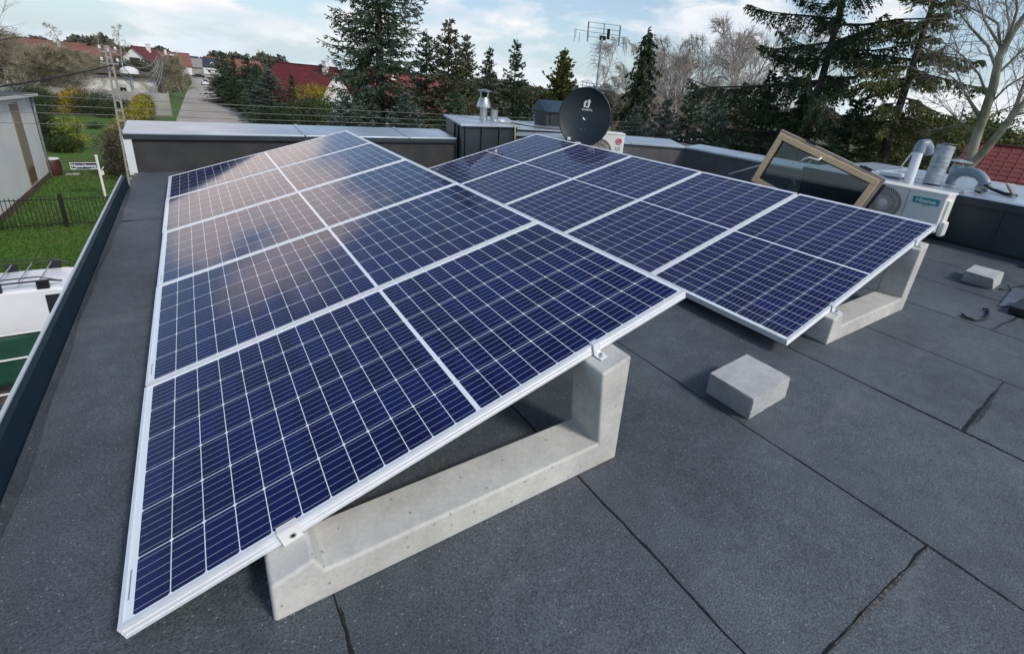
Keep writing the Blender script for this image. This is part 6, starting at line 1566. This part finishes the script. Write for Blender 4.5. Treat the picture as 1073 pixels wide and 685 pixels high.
# two cars on the road
def small_car(label, loc, ang, paint):
    t = thing('parked_car', label, 'car', (0, 0, 0), 'cars on the road')
    pr = [(-1.75, .28), (1.75, .28), (1.82, .55), (1.72, .78), (.95, .90), (.40, 1.30), (-.85, 1.36), (-1.60, .98), (-1.80, .85)]
    car_mesh(t, 3.6, 1.55, pr, paint, .28, (1.15, -1.15), None, None)
    slanted_pane(t, 'windscreen', [(.94, -.60, .93), (.94, .60, .93), (.46, .54, 1.27), (.46, -.54, 1.27)], M['dark_glass'])
    slanted_pane(t, 'rear_window', [(-1.58, .58, 1.01), (-1.58, -.58, 1.01), (-.92, -.52, 1.33), (-.92, .52, 1.33)], M['dark_glass'])
    for s in (-1, 1):
        slanted_pane(t, 'side_window', [(.80, s * .755, .93), (-1.40, s * .755, .98), (-.85, s * .69, 1.28), (.36, s * .69, 1.24)][:: (1 if s > 0 else -1)], M['dark_glass'], .015)
        mb = MB(); mb.box(1.74, 1.83, s * .55 - .14, s * .55 + .14, .58, .74); mb.build('headlight', M['white_mark'], t)
        mb = MB(); mb.box(-1.83, -1.74, s * .6 - .09, s * .6 + .09, .66, .88); mb.build('tail_light', M['red_mark'], t)
    t.location = loc; t.rotation_euler = (0, 0, ang); return t
p = G_(215.5, 89.5); small_car('white car standing on the road, tail towards the viewer', (p.x, p.y + 1, GZ + .02), R(92), M['van_white']); 
p = G_(208, 82.0); small_car('dark car standing across the road behind the white car', (p.x, p.y, GZ + .02), R(170), M['black'])
# person walking up the road
p = G_(196, 88)
def person(loc, label):
    vs = [(0, 0, .80), (0, 0, 1.02), (0, .01, 1.22), (0, .01, 1.30), (0, .015, 1.42), (0, .02, 1.50), (.09, 0, .76), (.10, -.06, .42), (.10, .02, .06), (.10, -.10, .02), (-.09, 0, .76), (-.10, .12, .42), (-.10, .20, .07), (-.10, .10, .02),
          (.17, .01, 1.20), (.21, .06, .96), (.21, -.02, .76), (-.17, .01, 1.20), (-.21, -.04, .96), (-.21, -.10, .76)]
    es = [(0, 1), (1, 2), (2, 3), (3, 4), (4, 5), (0, 6), (6, 7), (7, 8), (8, 9), (0, 10), (10, 11), (11, 12), (12, 13), (2, 14), (14, 15), (15, 16), (2, 17), (17, 18), (18, 19)]
    rad = [.12, .11, .12, .05, .085, .07, .085, .06, .045, .04, .085, .06, .045, .04, .055, .045, .035, .055, .045, .035]
    me = bpy.data.meshes.new('person'); me.from_pydata(vs, es, []); o = link('person', me, mat('dark_clothes', (.02, .021, .026), .85)); 
    sk_ = o.modifiers.new('skin', 'SKIN'); me.skin_vertices.new() if not me.skin_vertices else None
    for v, r in zip(me.skin_vertices[0].data, rad): v.radius = (r, r * .85)
    me.skin_vertices[0].data[0].use_root = True
    ss = o.modifiers.new('sub', 'SUBSURF'); ss.levels = 1; ss.render_levels = 1
    o.location = loc
    mb = MB().lathe([(.02, .0), (.09, .03), (.10, .09), (.07, .15), (.01, .17)], (loc[0], loc[1] + .03, loc[2] + 1.40), 12); mb.build('hair', M['bark'], o, smooth=True)
    mb = MB(); mb.lathe([(.07, .0), (.085, .05), (.06, .09)], (loc[0], loc[1] - .02, loc[2] + 1.375), 12); mb.build('face', mat('skin', (.45, .27, .19), .6), o, smooth=True)
    return tag(o, label, 'person')
person(Vector((p.x, p.y, GZ + .022)), 'person in dark clothes walking along the left side of the road')
# wooden fence pieces by the blue spruce
t = thing('wooden_fence', 'pale wooden plank fence at the right road edge', 'fence', (6.5, 76, GZ))
mb = MB()
a, b = G_(241, 104), G_(257, 118)
for i in range(9):
    p = a.lerp(b, i / 8); hh = (1.7, 1.6, 1.5, .9, .7, .7, .7, .8, 1.2)[i]; mb.box(p.x - .12, p.x + .12, p.y - .25, p.y + .25, GZ, GZ + hh)
mb.build('plank', M['pine'], t)
mb = MB(); mb.bar(a + Vector((0, 0, 1.3)), b + Vector((0, 0, .8)), .06, .16); mb.bar(a + Vector((0, 0, .45)), b + Vector((0, 0, .4)), .06, .16); mb.build('rail', M['pine'], t)
